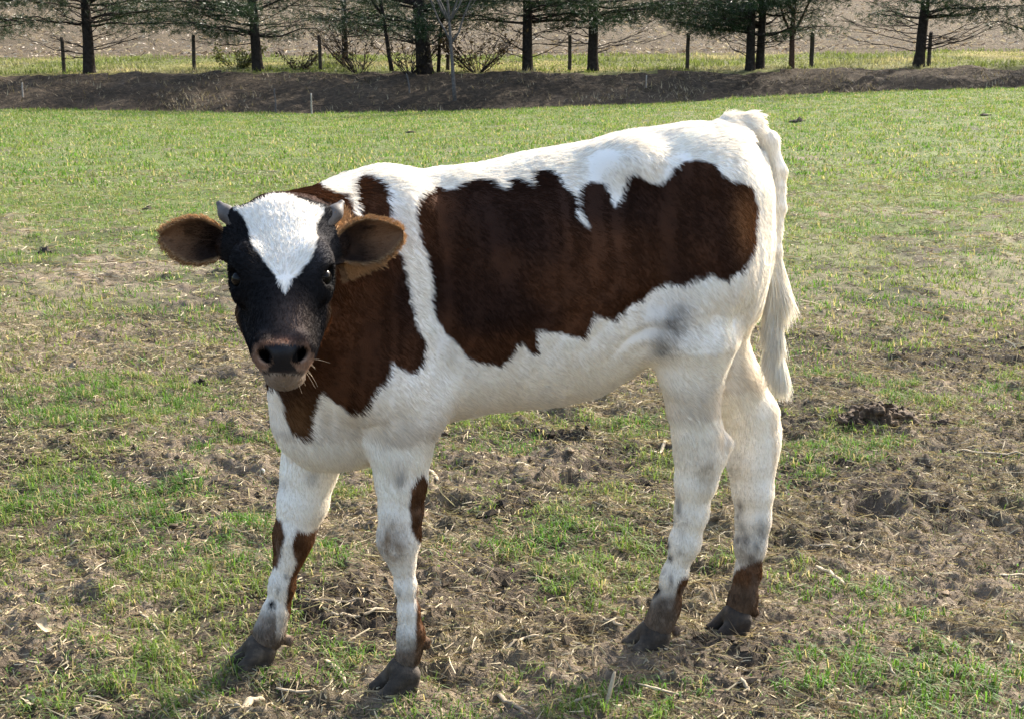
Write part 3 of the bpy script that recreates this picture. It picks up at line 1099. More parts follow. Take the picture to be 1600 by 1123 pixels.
def head_ball(P):
    return np.linalg.norm(P - HC, axis=-1) - HR


bv, bq = FB.mesh()
hv, hq = FH.mesh()
kb = head_ball(bv) > -.004
kh = head_ball(hv) < .004


def is_head(P):
    d = HEAD_FN[0](P) < .022
    hx, ht, hz = hloc(P)
    d |= (hz > -.085) & (np.abs(hx) < .12) & (ht > -.05)
    for s in (-1, 1):
        base, u, v, w, L = EAR[s]
        q = P - base; a = (q @ u) / L
        d |= (a > -.05) & (a < 1.1) & (np.abs(q @ v) < .06) & (np.abs(q @ w) < .05)
    return d & (head_ball(P) < .01)


def keep(v, q, k):
    q = q[k[q].all(1)]
    used = np.unique(q)
    m = np.full(len(v), -1, np.int64); m[used] = np.arange(len(used))
    return v[used], m[q]


bv, bq = keep(bv, bq, kb)
hv, hq = keep(hv, hq, kh)
CV = np.concatenate([bv, hv]); CQ = np.concatenate([bq, hq + len(bv)])
IS_HEAD = np.concatenate([np.zeros(len(bv), bool), is_head(hv)])


def vert_normals(v, q):
    n = np.cross(v[q[:, 2]] - v[q[:, 0]], v[q[:, 3]] - v[q[:, 1]])
    out = np.zeros_like(v)
    for i in range(4):
        for a in range(3):
            out[:, a] += np.bincount(q[:, i], n[:, a], len(v))
    return out / (np.linalg.norm(out, axis=1, keepdims=True) + 1e-12)


CN = vert_normals(CV, CQ)


def poly_sd(x, y, poly):
    """signed distance in pixels to a closed outline, negative inside"""
    p = np.array(poly, float); q = np.roll(p, -1, 0)
    best = np.full(x.shape, 1e9); ins = np.zeros(x.shape, bool)
    for (ax, ay), (bx, by) in zip(p, q):
        ex, ey = bx - ax, by - ay
        t = np.clip(((x - ax) * ex + (y - ay) * ey) / (ex * ex + ey * ey + 1e-9), 0, 1)
        best = np.minimum(best, (x - ax - t * ex) ** 2 + (y - ay - t * ey) ** 2)
        c = (ay > y) != (by > y)
        ins ^= c & (x < ax + (y - ay) / (by - ay + 1e-12) * ex)
    d = np.sqrt(best)
    return np.where(ins, -d, d)


FLANK = [(650, 340), (652, 315), (662, 298), (675, 292), (700, 297), (722, 286), (740, 280), (758, 281), (770, 287), (787, 297), (795, 281), (812, 283), (828, 292),
         (829, 272), (850, 266), (870, 272), (877, 290), (898, 307), (901, 335), (908, 350), (921, 361), (919, 350), (905, 330), (904, 304), (910, 290),
         (922, 285), (945, 287), (954, 308), (960, 326), (970, 310), (980, 277), (995, 272), (1008, 280), (1025, 288), (1042, 281), (1052, 264), (1065, 254),
         (1090, 249), (1115, 257), (1130, 272), (1139, 283), (1160, 283), (1177, 292), (1184, 325), (1182, 360), (1175, 400), (1158, 425), (1136, 439),
         (1122, 434), (1113, 426), (1103, 434), (1085, 437), (1067, 447), (1050, 441), (1020, 452), (1002, 470), (980, 482), (957, 502), (930, 491), (920, 510),
         (910, 530), (895, 525), (872, 521), (850, 515), (837, 517), (839, 550), (830, 552), (815, 537), (805, 537), (800, 555), (780, 572), (755, 568), (732, 560),
         (715, 540), (695, 520), (680, 495), (672, 470), (675, 445), (667, 400), (655, 370)]
NECKP = [(420, 290), (450, 292), (484, 288), (507, 300), (536, 306), (552, 328), (560, 350), (590, 372), (627, 398), (635, 435), (640, 470), (652, 510), (665, 537),
         (660, 570), (645, 584), (625, 575), (612, 568), (610, 587), (595, 602), (580, 625), (562, 648), (540, 641), (515, 622), (505, 613), (497, 625), (488, 652),
         (484, 684), (470, 683), (455, 675), (444, 650), (438, 622), (430, 606), (400, 606), (330, 560), (330, 320), (380, 300)]
SPOTP = [(549, 300), (549, 285), (563, 276), (586, 281), (600, 292), (607, 305), (611, 322), (611, 360), (612, 385), (590, 375), (572, 348), (562, 330), (553, 313)]
LEGS_BROWN = {
    "lf": [[(638, 790), (645, 757), (655, 742), (664, 732), (668, 760), (668, 838), (654, 845), (643, 828)],
           [(655, 895), (668, 915), (674, 960), (676, 1012), (660, 1030), (646, 1040), (650, 1000), (650, 960), (650, 925)]],
    "rf": [[(428, 803), (440, 812), (446, 832), (440, 858), (434, 885), (424, 885), (420, 830)],
           [(498, 822), (480, 834), (464, 826), (455, 855), (464, 880), (452, 905), (447, 945), (452, 965), (474, 930), (486, 880)]],
    "lh": [[(1060, 905), (1085, 895), (1080, 945), (1062, 965), (1050, 950)]],
    "rh": [[(1150, 888), (1172, 878), (1205, 868), (1200, 930), (1185, 985), (1110, 990), (1130, 935), (1141, 905)]]}
BLAZE = [(368, 327), (384, 322), (399, 318), (409, 311), (420, 306), (440, 303), (455, 306), (466, 313), (480, 318), (495, 323), (508, 329), (502, 342), (494, 352), (493, 372), (490, 392), (484, 408), (472, 420), (462, 430),
         (455, 438), (449, 450), (444, 455), (439, 446), (430, 434), (420, 418), (407, 400), (393, 376), (386, 352), (378, 338)]

MUZZLE = [(391, 562), (395, 543), (406, 534), (425, 532), (445, 536), (462, 533), (478, 535), (488, 549), (491, 568), (484, 583), (474, 600), (450, 612), (425, 610), (405, 594), (394, 578)]
PAD = [(413, 540), (426, 538), (440, 537), (456, 538), (468, 539), (463, 547), (456, 556), (455, 566), (463, 575), (463, 580), (440, 583), (418, 580), (418, 575), (427, 566), (426, 556), (419, 547)]


def pad_mask(P):
    x, y = project(P); hx, ht, hz = hloc(P)
    return smooth(2.0, -1.5, poly_sd(x, y, PAD)) * (ht > .26) * (hz > -.10)


WHITE = np.array([.92, .880, .805]); BROWN = np.array([.058, .0225, .0092]); DARK = np.array([.020, .009, .006]); BLACK = np.array([.0065, .0062, .0070])
TAN = np.array([.28, .16, .085]); GREY = np.array([.16, .15, .145]); MUD = np.array([.078, .050, .032]); CREAM = np.array([.66, .55, .40])


def mixc(c, new, f):
    f = np.clip(f, 0, 1)[:, None]
    return c * (1 - f) + np.asarray(new) * f


def leg_of(P):
    """-1 on the body, else 0..3 for the nearest leg, judged low on the animal"""
    keys = ["lf", "rf", "lh", "rh"]
    d = []
    for k in keys:
        q = np.stack(LEG[k][1:])
        d.append(np.min([np.linalg.norm(P - p, axis=1) for p in q] + [np.linalg.norm(P - HOOF[k], axis=1)], 0))
    d = np.stack(d, 1)
    return np.where(P[:, 2] < .50, np.argmin(d, 1), -1)


def coat(P, head):
    """base colour of the hair at points of the skin"""
    x, y = project(P)
    jag = 2.6 * noise3(P * 60, 11) + 2.2 * noise3(P * 150, 12) + 1.5 * noise3(P * 400, 10)
    c = np.tile(WHITE, (len(P), 1)) * (1 + .05 * noise3(P * 30, 13))[:, None]
    lg = leg_of(P)
    up = P[:, 2]
    # warm, soiled tones low on the barrel and legs
    belly = smooth(.62, .45, up) * (lg < 0)
    c = mixc(c, np.array([.58, .51, .42]), .55 * belly)
    c = mixc(c, np.array([.62, .56, .48]), .5 * smooth(.40, .10, up))
    b = ~head
    # patches
    sd = np.minimum(poly_sd(x, y, FLANK), poly_sd(x, y, SPOTP))
    sd = np.where(lg >= 0, 50, sd)
    nk = np.where((lg < 0) | (up > .42), poly_sd(x, y, NECKP), 50)
    sd = np.minimum(sd, nk)
    brown = BROWN * (1 + .35 * noise3(P * 14, 14))[:, None] * (1 + .25 * noise3(P * 70, 15))[:, None]
    dk = smooth(-.05, .55, noise3(P * 6.5, 16) + .3 * noise3(P * 17, 26)) * .82
    brown = brown * (1 - dk)[:, None] + DARK * dk[:, None]
    rump = np.exp(-(((x - 1168) / 22) ** 2 + ((y - 345) / 55) ** 2))  # warm sunlit sheen on the rump, painted into the brown hair
    brown = mixc(brown, np.array([.21, .090, .034]), .85 * rump)
    throat = np.exp(-(((x - 465) / 30) ** 2 + ((y - 655) / 40) ** 2))
    brown = mixc(brown, np.array([.13, .065, .028]), .9 * throat)
    f = smooth(2.0, -2.0, sd + jag * .8)
    c = np.where(b[:, None], c * (1 - f[:, None]) + brown * f[:, None], c)
    # leg patches, spots and mud
    for i, k in enumerate(("lf", "rf", "lh", "rh")):
        m = b & (lg == i)
        for pl in LEGS_BROWN[k]:
            f = smooth(2.5, -2.5, poly_sd(x, y, pl) + jag * .7) * m
            c = mixc(c, np.array([.105, .050, .024]) * (1 + .4 * noise3(P * 60, 17))[:, None], f * ((1.15 if k in ('lf', 'rf') else .95) + .25 * noise3(P * 38, 27)))
        hz = up - HOOF_Z[k]
        f = smooth(.135, .085, hz + .018 * noise3(P * 26, 18) + .010 * noise3(P * 70, 19) + (.02 if k == "rf" else 0.0) * (x > 430)) * m
        c = mixc(c, MUD * (1.15 + .5 * noise3(P * 50, 20))[:, None], f * .92)
    def smudge(px, py, rx, ry, col, a, keys=None):
        f = a * np.exp(-(((x - px) / rx) ** 2 + ((y - py) / ry) ** 2)) * (.75 + .5 * noise3(P * 75, int(px)))
        if keys is not None:
            f = f * np.isin(lg, keys)
        return mixc(c, col, f * b)
    for a in ((1047, 505, 27, 27, GREY, .85), (1033, 542, 22, 16, GREY, .65), (1062, 482, 18, 18, GREY, .45)):
        c = smudge(*a)
    for a in ((610, 845, 22, 30, np.array([.26, .18, .11]), 1.25, (0,)), (625, 745, 9, 12, GREY, .7, (0,)), (440, 760, 12, 10, GREY, .35, (1,)),
              (488, 745, 9, 13, GREY, .55, (1,)), (425, 943, 5, 6, BLACK, 1.5, (1,)), (447, 900, 4, 5, BLACK, 1.0, (1,)),
              (1027, 922, 6, 9, BLACK, 1.5, (2,)), (1046, 872, 5, 7, BLACK, 1.3, (2,)), (1042, 850, 5, 6, BLACK, 1.2, (2,)), (1048, 905, 4, 12, GREY, .9, (2,)),
              (1105, 738, 16, 30, np.array([.40, .33, .24]), .8, (2,)), (1060, 790, 5, 20, GREY, .7, (2,)), (1065, 830, 6, 10, GREY, .6, (2,)), (1130, 690, 12, 20, CREAM, .6, (2,)),
              (1150, 730, 14, 22, np.array([.34, .29, .22]), .7, (3,)), (1165, 850, 16, 20, GREY, 1.0, (3,)), (1190, 830, 10, 18, GREY, .9, (3,)), (1155, 800, 8, 22, GREY, .8, (3,)),
              (1170, 870, 22, 14, MUD, .8, (3,)), (1030, 955, 16, 22, MUD, .6, (2,)), (1050, 935, 10, 24, MUD, .5, (2,)), (598, 1010, 8, 14, GREY, .6, (0,)),
              (625, 985, 6, 12, GREY, .5, (0,)), (1038, 890, 4, 5, BLACK, .9, (2,)), (1062, 862, 4, 6, GREY, .9, (2,)), (1072, 815, 4, 6, GREY, .8, (2,)), (1052, 812, 3, 5, BLACK, .7, (2,)), (1035, 940, 4, 5, BLACK, .8, (2,)), (1160, 825, 5, 7, BLACK, .6, (3,)), (1182, 852, 6, 8, BLACK, .6, (3,)), (1152, 842, 4, 6, BLACK, .7, (3,)), (435, 920, 3, 4, BLACK, .7, (1,)), (622, 925, 3, 5, GREY, .8, (0,)), (1210, 690, 6, 60, CREAM, .6, (3,))):
        c = smudge(*a)
    # tail: creamy towards the end
    tl = np.min([np.linalg.norm(P - p, axis=1) for p in TAIL[2:]], 0)
    c = mixc(c, np.array([.88, .84, .75]), .8 * smooth(.045, .03, tl) * smooth(.98, .80, up))
    # head
    hx, ht, hz = hloc(P)
    if head.any():
        hc = np.tile(BLACK, (len(P), 1)) * (1 + .4 * noise3(P * 40, 21))[:, None]
        # sheen on the right brow and highlight along the nose, painted into the hair
        hc = mixc(hc, np.array([.050, .047, .050]), .8 * np.exp(-(((x - 505) / 18) ** 2 + ((y - 390) / 45) ** 2)))
        hc = mixc(hc, np.array([.085, .060, .050]), .85 * np.exp(-(((x - 455) / 24) ** 2 + ((y - 505) / 38) ** 2)))
        hc = mixc(hc, np.array([.10, .045, .028]), .8 * np.exp(-(((x - 448) / 22) ** 2 + ((y - 532) / 8) ** 2)))
        hc = mixc(hc, np.array([.045, .020, .012]), .8 * smooth(-.004, -.030, ht + .25 * np.abs(hx)) * (np.abs(hx) > .0))
        # pale muzzle ring and chin
        fr = (hz > -.125) & (ht > .24)
        mz = smooth(4, -4, poly_sd(x, y, MUZZLE) + 2.5 * noise3(P * 120, 22)) * fr
        hc = mixc(hc, np.array([.30, .19, .13]), mz)
        hc = mixc(hc, np.array([.09, .042, .026]), .85 * mz * np.exp(-((y - 536) / 7) ** 2))
        hc = mixc(hc, np.array([.34, .27, .205]), mz * smooth(572, 584, y + 3 * noise3(P * 60, 25)))
        hc = mixc(hc, np.array([.14, .08, .04]), .8 * smooth(-.075, -.10, hz) * smooth(.30, .12, ht) * smooth(.02, .06, ht))
        hc = mixc(hc, np.array([.013, .0125, .0135]), pad_mask(P))
        for nx, ny in ((415, 554), (467, 553)):
            hc = mixc(hc, np.array([.004, .0035, .0035]), smooth(1.25, .85, np.hypot((x - nx - .35 * (y - ny) * (1 if nx < 440 else -1)) / 10.5, (y - ny) / 13.5)) * fr)
        hc = mixc(hc, np.array([.02, .014, .012]), .9 * smooth(3.2, 1.2, np.abs(y - 582 + .0016 * (x - 442) ** 2)) * smooth(36, 30, np.abs(x - 442)) * fr)
        for s in (-1, 1):
            hc = mixc(hc, np.array([.004, .0037, .004]), smooth(.030, .017, np.linalg.norm(P - hl(s * .0725, .154, -.012), axis=1)))
        f = smooth(2.0, -2.0, poly_sd(x, y, BLAZE) + jag * .9) * (hz > -.06)
        hc = mixc(hc, WHITE * .98, f)
        for s in (-1, 1):
            base, u, v, w, L = EAR[s]
            q = P - base; a = (q @ u) / L; bb = q @ v; cc = q @ w
            on = (a > .06) & (np.abs(bb) < .055) & (np.abs(cc) < .05) & (s * hx > .075)
            edge = np.interp(a, [-.1, 0, .15, .35, .55, .75, .9, .97, 1.0], [.02, .022, .03, .038, .0385, .029, .016, .0085, .0])
            rim = smooth(.007, .001, np.minimum(edge - np.abs(bb), (1.02 - a) * L))
            e = mixc(np.tile(np.array([.018, .010, .007]), (len(P), 1)), np.array([.19, .100, .052]), smooth(.22, .80, a + .15 * noise3(P * 45, 23)))
            e = mixc(e, np.array([.36, .215, .105]), rim)  # tan rim hair, with golden backlight mixed into its colour
            hc = np.where(on[:, None], e, hc)
        c = np.where(head[:, None], hc, c)
    return np.clip(c, .003, .94)


calf = empty("calf", (float(CC[0]), float(CC[1]), 0.0))
tag(calf, "young brown and white calf with black face and horn buds standing on the pasture", "calf")


def child(o, root):
    o.parent = root
    o.matrix_parent_inverse = root.matrix_world.inverted() if False else o.matrix_parent_inverse
    return o


def local(P):
    return np.asarray(P) - np.array([CC[0], CC[1], 0.0])


m = Mat("calf_skin")
skin = m.attr()
hx, ht, hz = hloc(CV)
wet = pad_mask(CV) * IS_HEAD
wa = m.n("Attribute", attribute_name="wet").outputs["Fac"]
rr = m.n("MapRange"); rr.inputs["To Min"].default_value = .9; rr.inputs["To Max"].default_value = .38
m.l(wa, rr.inputs["Value"])
pores = m.n("TexVoronoi"); pores.inputs["Scale"].default_value = 420
m.l(m.n("TexCoord").outputs["Object"], pores.inputs["Vector"])
m_skin = m.surface(m.principled(skin, rr.outputs[0], m.bump(pores.outputs["Distance"], .25, .002), spec=.16))
body = mesh_obj("body", local(CV), CQ, m_skin, calf, tint=coat(CV, IS_HEAD))
a = body.data.attributes.new("wet", 'FLOAT', 'POINT'); a.data.foreach_set("value", wet.astype(np.float32))

# ---- eyes, horns, hooves
m = Mat("eye_black"); m_eye = m.surface(m.principled((.003, .0025, .002), .2, spec=.14))
for s in (-1, 1):
    F = Field((-.022,) * 3, (.022,) * 3, .0024)
    F.ellipsoid((0, 0, 0), (.0148, .0148, .0148), k=.004)
    v, q = F.mesh()
    mesh_obj("eye", local(v + hl(s * .0690, .154, -.0150)), q, m_eye, calf)
m = Mat("horn"); nz = m.noise(60)
m_horn = m.surface(m.principled(m.ramp(nz, [(.3, (.050, .045, .042)), (.7, (.125, .113, .104))]), .6, m.bump(nz, .3, .003)))
for s, (bx, by), (tx, ty) in ((-1, (374, 350), (342, 318)), (1, (504, 350), (534, 317))):
    b0 = hp(bx, by, -.030); t0 = hp(tx, ty, -.028); mid = (b0 + t0) / 2 + HE * s * .004
    lo = np.minimum(b0, t0) - .03; F = Field(lo, np.maximum(b0, t0) + .03, .0026)
    F.cone(b0, mid, .0160, .0115, .004); F.cone(mid, t0, .0115, .0050, .012)
    v, q = F.mesh()
    mesh_obj("horn", local(v), q, m_horn, calf)
m = Mat("hoof"); nz = m.noise(35, 6)
m_hoof = m.surface(m.principled(m.ramp(nz, [(.3, (.016, .012, .009)), (.52, (.046, .035, .026)), (.75, (.14, .108, .078))]), .75, m.bump(m.noise(120), .5, .004)))
for k in ("lf", "rf", "lh", "rh"):
    top = LEG[k][-1]; g = HOOF[k]
    fw = {"lf": 12, "rf": 14, "lh": 6, "rh": 4}[k]
    f = CF * math.cos(math.radians(fw)) + CL * math.sin(math.radians(fw)); sd_ = np.cross(CU, f)
    c0 = np.array([g[0], g[1], HOOF_Z[k]])
    F = Field(c0 - .13, c0 + .14, .0032)
    V0 = F.v.copy()
    res = None
    for s in (-1, 1):
        F.v[:] = 1.0
        o = sd_ * s * .0212
        cor = top * .22 + (c0 + CU * .034) * .78
        F.cone(cor + o * .85 - f * .004, c0 + o + f * .038 + CU * .009, .0190, .0108, .006)
        F.cone(cor + o * .85 - f * .016, c0 + o - f * .012 + CU * .011, .0182, .0160, .006)
        F.cone(c0 + o + f * .038 + CU * .007, c0 + o - f * .012 + CU * .009, .0112, .0165, .006)
        res = F.v.copy() if res is None else np.minimum(res, F.v)
    F.v = res
    F.cone(top, top * .45 + (c0 + CU * .045) * .55, .023, .0255, .012)
    zc = np.arange(F.n[2]) * F.h + F.lo[2]
    F.v = np.maximum(F.v, (HOOF_Z[k] - .012 - zc)[None, None, :].astype(np.float32))
    v, q = F.mesh()
    mesh_obj("hoof", local(v), q, m_hoof, calf)

# ---- hair
def scatter_on(v, q, n, weight):
    tri = np.concatenate([q[:, [0, 1, 2]], q[:, [0, 2, 3]]])
    ar = np.linalg.norm(np.cross(v[tri[:, 1]] - v[tri[:, 0]], v[tri[:, 2]] - v[tri[:, 0]]), axis=1)
    ar = ar * weight[tri].mean(1)
    cdf = np.cumsum(ar); pick = np.searchsorted(cdf, rng.random(n) * cdf[-1]).clip(0, len(tri) - 1)
    a = rng.random((n, 2)); fl = a.sum(1) > 1; a[fl] = 1 - a[fl]
    w = np.stack([1 - a.sum(1), a[:, 0], a[:, 1]], 1)
    t = tri[pick]
    return (v[t] * w[..., None]).sum(1), (CN[t] * w[..., None]).sum(1), IS_HEAD[t[:, 0]]


def unit(a):
    return a / (np.linalg.norm(a, axis=-1, keepdims=True) + 1e-9)


def hair_obj(name, pts, r0, r1, tint, mat, parent):
    """pts (n, k, 3)"""
    n, k = pts.shape[:2]
    hc = bpy.data.hair_curves.new(name)
    hc.add_curves([k] * n)
    hc.attributes["position"].data.foreach_set("vector", np.ascontiguousarray(pts, np.float32).ravel())
    ra = hc.attributes.get("radius") or hc.attributes.new("radius", 'FLOAT', 'POINT')
    prof = np.linspace(0, 1, k)[None, :]
    rad = np.asarray(r0).reshape(-1, 1) * (1 - prof ** 1.5) + np.asarray(r1).reshape(-1, 1) * prof ** 1.5
    ra.data.foreach_set("value", np.ascontiguousarray(np.broadcast_to(rad, (n, k)), np.float32).ravel())
    ta = hc.attributes.new("tint", 'FLOAT_COLOR', 'CURVE')
    c = np.ones((n, 4), np.float32); c[:, :3] = tint
    ta.data.foreach_set("color", c.ravel())
    hc.materials.append(mat)
    o = bpy.data.objects.new(name, hc)
    COL.objects.link(o); o.parent = parent
    return o


m = Mat("calf_hair")
hcx = m.attr()
d = m.n("BsdfDiffuse"); t = m.n("BsdfTranslucent"); g = m.n("BsdfGlossy")
m.l(hcx, d.inputs["Color"])
m.l(m.mix(1.0, hcx, (1.0, .93, .80), 'MULTIPLY'), t.inputs["Color"])
g.inputs["Roughness"].default_value = .36
m.l(m.mix(.16, hcx, (.42, .38, .35)), g.inputs["Color"])
a1 = m.n("MixShader"); a1.inputs[0].default_value = .25
m.l(d.outputs[0], a1.inputs[1]); m.l(t.outputs[0], a1.inputs[2])
a2 = m.n("MixShader"); a2.inputs[0].default_value = .085
m.l(a1.outputs[0], a2.inputs[1]); m.l(g.outputs[0], a2.inputs[2])
m_hair = m.surface(a2.outputs[0])

wgt = np.where(IS_HEAD, 1.7, 1.0)
wgt = np.where(wet > .2, 0, wgt)
# nostrils and mouth carry no hair
for s in (-1, 1):
    wgt = np.where(np.linalg.norm(CV - hl(s * .0725, .154, -.012), axis=1) < .0125, 0, wgt)
    wgt = np.where(IS_HEAD & (np.linalg.norm(CV - hl(s * .0265, .306, -.026), axis=1) < .015), 0, wgt)
NH = 380000
R, N, HD = scatter_on(CV, CQ, NH, wgt)
N = unit(N)
lg = leg_of(R)
hx, ht, hz = hloc(R)
flow = np.tile(-CF * .72 - CU * .62, (NH, 1))
topness = smooth(.45, .9, N[:, 2])[:, None]
flow = flow * (1 - topness) + (-CF * 1.0) * topness
lk = smooth(.55, .42, R[:, 2])[:, None]
flow = flow * (1 - lk) + (-CU * 1.0 - CF * .25) * lk
tailm = np.min([np.linalg.norm(R - p, axis=1) for p in TAIL[2:]], 0) < .032
flow = np.where(tailm[:, None], -CU - CF * .15, flow)
whorl = hp(444, 436, .012)
rad = unit(R - whorl)
rad = np.where((ht > .17)[:, None], rad * .4 + HA * .8, rad)
flow = np.where(HD[:, None], rad, flow)
earm = np.zeros(NH, bool)
rimv = np.zeros(NH)
for s in (-1, 1):
    base, u, v, w, L = EAR[s]
    q = R - base; aa = (q @ u) / L; bb = q @ v; cc = q @ w
    on = HD & (aa > .06) & (np.abs(bb) < .055) & (np.abs(cc) < .05) & (s * hx > .075)
    edge = np.interp(aa, [-.1, 0, .15, .35, .55, .75, .9, .97, 1.0], [.02, .022, .03, .038, .0385, .029, .016, .0085, .0])
    rm = smooth(.008, .001, np.minimum(edge - np.abs(bb), (1.02 - aa) * L)) * on
    flow = np.where(on[:, None], u + v * (np.sign(bb) * (.25 + .9 * rm))[:, None], flow)
    earm |= on; rimv = np.maximum(rimv, rm)
clump = np.stack([.30 * noise3(R * 16, 31 + i) + .16 * noise3(R * 60, 61 + i) + .34 * noise3(R * 190, 41 + i) for i in range(3)], -1)
tint = coat(R, HD)
white = smooth(.25, .5, tint.mean(1))
legk = smooth(.52, .36, R[:, 2])
length = np.where(HD, .0065, .0118)
length = length * (1 - legk) + .0092 * legk
crest = smooth(.55, .9, N[:, 2]) * (R[:, 2] > .80) * ~HD
length = length + .0055 * crest
length = length + .002 * white * (1 - legk) * ~HD
belly = (R[:, 2] < .56) & (lg < 0) & ~HD
length = length + .005 * smooth(.60, .52, R[:, 2]) * (1 - legk) * ~HD
length = np.where(HD & (white > .5), .0105, length)
length = np.where(earm, .006 + .005 * rimv + .008 * smooth(.3, .8, noise3(R * 60, 38)) * (1 - rimv), length)
sx_, sy_ = project(R)
th = (lg < 0) & ~HD & (np.hypot(sx_ - 1150, sy_ - 178) < 45)
length = np.where(th, length + .005, length)
length = np.where(tailm, .016, length)
length *= rng.uniform(.5, 1.08, NH)
tan_ = unit(flow + .34 * clump * np.where(HD, .6, np.where(tailm, .35, 1.0))[:, None])
tan_ = unit(tan_ + .30 * CF * (noise3(np.stack([((R - CC) @ CF) * 62 + 2.5 * noise3(R * 7, 33) + .5, lat(R) * 8, R[:, 2] * 7], -1), 34) * (1 - legk) * ~HD)[:, None])
tan_ = unit(tan_ - (tan_ * N).sum(1, keepdims=True) * N * .92)
lift = np.where(HD, .20, .17) + .22 * crest + .25 * th + .3 * rimv
sR = (R - CC) @ CF
crease = noise3(np.stack([sR * 62 + 2.5 * noise3(R * 7, 33), lat(R) * 8, R[:, 2] * 7], -1), 34) * (1 - legk) * ~HD * ~earm * (1 - crest)
lift = lift + .17 * crease
lift = lift + .16 * clump[:, 0] + rng.normal(0, .055, NH)
lift = lift + .10 * legk + .10 * HD
d0 = unit(tan_ + np.maximum(lift, .09 + .06 * white)[:, None] * N)
d1 = unit(tan_ + np.maximum(lift * .35, .02)[:, None] * N - CU * .12 + .12 * clump)
root = R - N * .0006
p1 = root + d0 * (length * .36)[:, None]
p2 = p1 + unit(d0 + d1) * (length * .34)[:, None]
p3 = p2 + d1 * (length * .34)[:, None]
pts = np.stack([root, p1, p2, p3], 1)
tint = tint * rng.uniform(.80, 1.12, NH)[:, None]
fur = hair_obj("fur", local(pts), np.where(HD, .00044, .00052), .00012, np.clip(tint, 0, .94), m_hair, calf)

# tail switch
NT = 9500
tt = rng.random(NT) ** .8
TP = np.stack(TAIL[5:]); k = np.linspace(0, 1, len(TP))
r0 = np.stack([np.interp(tt, k, TP[:, i]) for i in range(3)], -1)
off = unit(rng.normal(size=(NT, 3))) * (rng.uniform(.002, .011, NT) * (1 - .5 * tt))[:, None]
r0 = r0 + off
Ls = rng.uniform(.06, .125, NT) * (1.0 - .25 * tt)
cl = np.stack([noise3(r0 * 45, 51 + i) for i in range(3)], -1)
dirn = unit(np.array([.07, .02, -1.0]) + unit(off) * rng.uniform(.06, .30, NT)[:, None] + .16 * cl)
seg = [r0]
for i in range(1, 6):
    dirn = unit(dirn + np.array([.02 * math.sin(i), 0, -.12]) + .06 * cl)
    seg.append(seg[-1] + dirn * (Ls / 5)[:, None])
tcol = np.array([.90, .86, .77]) * rng.uniform(.75, 1.15, NT)[:, None]
hair_obj("tail_switch", local(np.stack(seg, 1)), .0007, .00015, np.clip(tcol, 0, .9), m_hair, calf)

# whiskers round the chin and muzzle
NW = 26
ang = rng.uniform(-1, 1, NW)
w0 = np.stack([hl(.040 * a, .300 - .012 * abs(a) + rng.uniform(-.01, .01), -.085 + .035 * abs(a) + rng.uniform(-.01, .01)) for a in ang])
wd = unit(np.stack([HE * a * 1.1 - CU * (1.0 - .6 * abs(a)) + hface * .25 + rng.normal(0, .2, 3) for a in ang]))
wl = rng.uniform(.015, .045, NW)
seg = [w0, w0 + wd * (wl * .5)[:, None], w0 + wd * (wl * .95)[:, None] - CU * (wl * .12)[:, None]]
hair_obj("whisker", local(np.stack(seg, 1)), .00022, .00008, np.tile([.6, .5, .38], (NW, 1)), m_hair, calf)
# ------------------------------------------------------------------ grass, straw, crumbs of soil
m_grass = leaf_material("grass_blade", .50, .018, .6)
m_straw = leaf_material("dry_straw", .25, .012, .6)
m = Mat("soil_crumb"); nz = m.noise(150, 5)
m_crumb = m.surface(m.principled(m.mix(1.0, m.attr(), m.ramp(nz, [(.3, (.6, .6, .6)), (.7, (1.35, 1.3, 1.2))]), 'MULTIPLY'), .95, m.bump(nz, .6, .003), spec=.15))


def spread(n, y0, y1, half=.56):
    y = np.sqrt(rng.uniform(y0 * y0, y1 * y1, n))
    return rng.uniform(-half, half, n) * y, y


def blades(x, y, h, w, tint, lean, segs=2):
    """grass blades bending over; one object's worth of geometry"""
    n = len(x)
    base = np.stack([x, y, ground_z(x, y) - .002], -1)
    az = rng.uniform(0, 2 * math.pi, n)
    d = np.stack([np.cos(az), np.sin(az), 0 * az], -1); s = np.stack([-np.sin(az), np.cos(az), 0 * az], -1)
    up = np.array([0, 0, 1.0])
    h = h[:, None]; w = w[:, None]; lean = lean[:, None]
    if segs == 2:
        mid = base + up * h * .62 * (1 - .35 * lean) + d * h * lean * .28
        tip = base + up * h * (1 - .75 * lean) + d * h * lean * .95
        v = np.stack([base - s * w * .5, base + s * w * .5, mid + s * w * .42, mid - s * w * .42, tip], 1).reshape(-1, 3)
        o = np.arange(n)[:, None] * 5
        return v, [o + np.array([[0, 1, 2, 3]]), o + np.array([[3, 2, 4]])], np.repeat(tint, 5, 0)
    tip = base + up * h * (1 - .6 * lean) + d * h * lean
    v = np.stack([base - s * w * .5, base + s * w * .5, tip], 1).reshape(-1, 3)
    return v, [np.arange(3 * n).reshape(-1, 3)], np.repeat(tint, 3, 0)


def green_tint(x, y, n):
    f = smooth(-.5, .6, fbm2(x * 2.7, y * 2.7, 3, 201))[:, None]
    c = np.array([.082, .178, .026]) * f + np.array([.150, .208, .046]) * (1 - f)
    dry = (rng.random(n) < .20)[:, None]
    c = np.where(dry, np.array([.34, .29, .15]), c)
    return np.clip(c * rng.uniform(.65, 1.35, (n, 1)), .01, .8)


def keep_off_hooves(x, y):
    k = np.ones(len(x), bool)
    for sx, sy, sz in STAND:
        k &= np.hypot(x - sx, y - sy) > .034
    return k


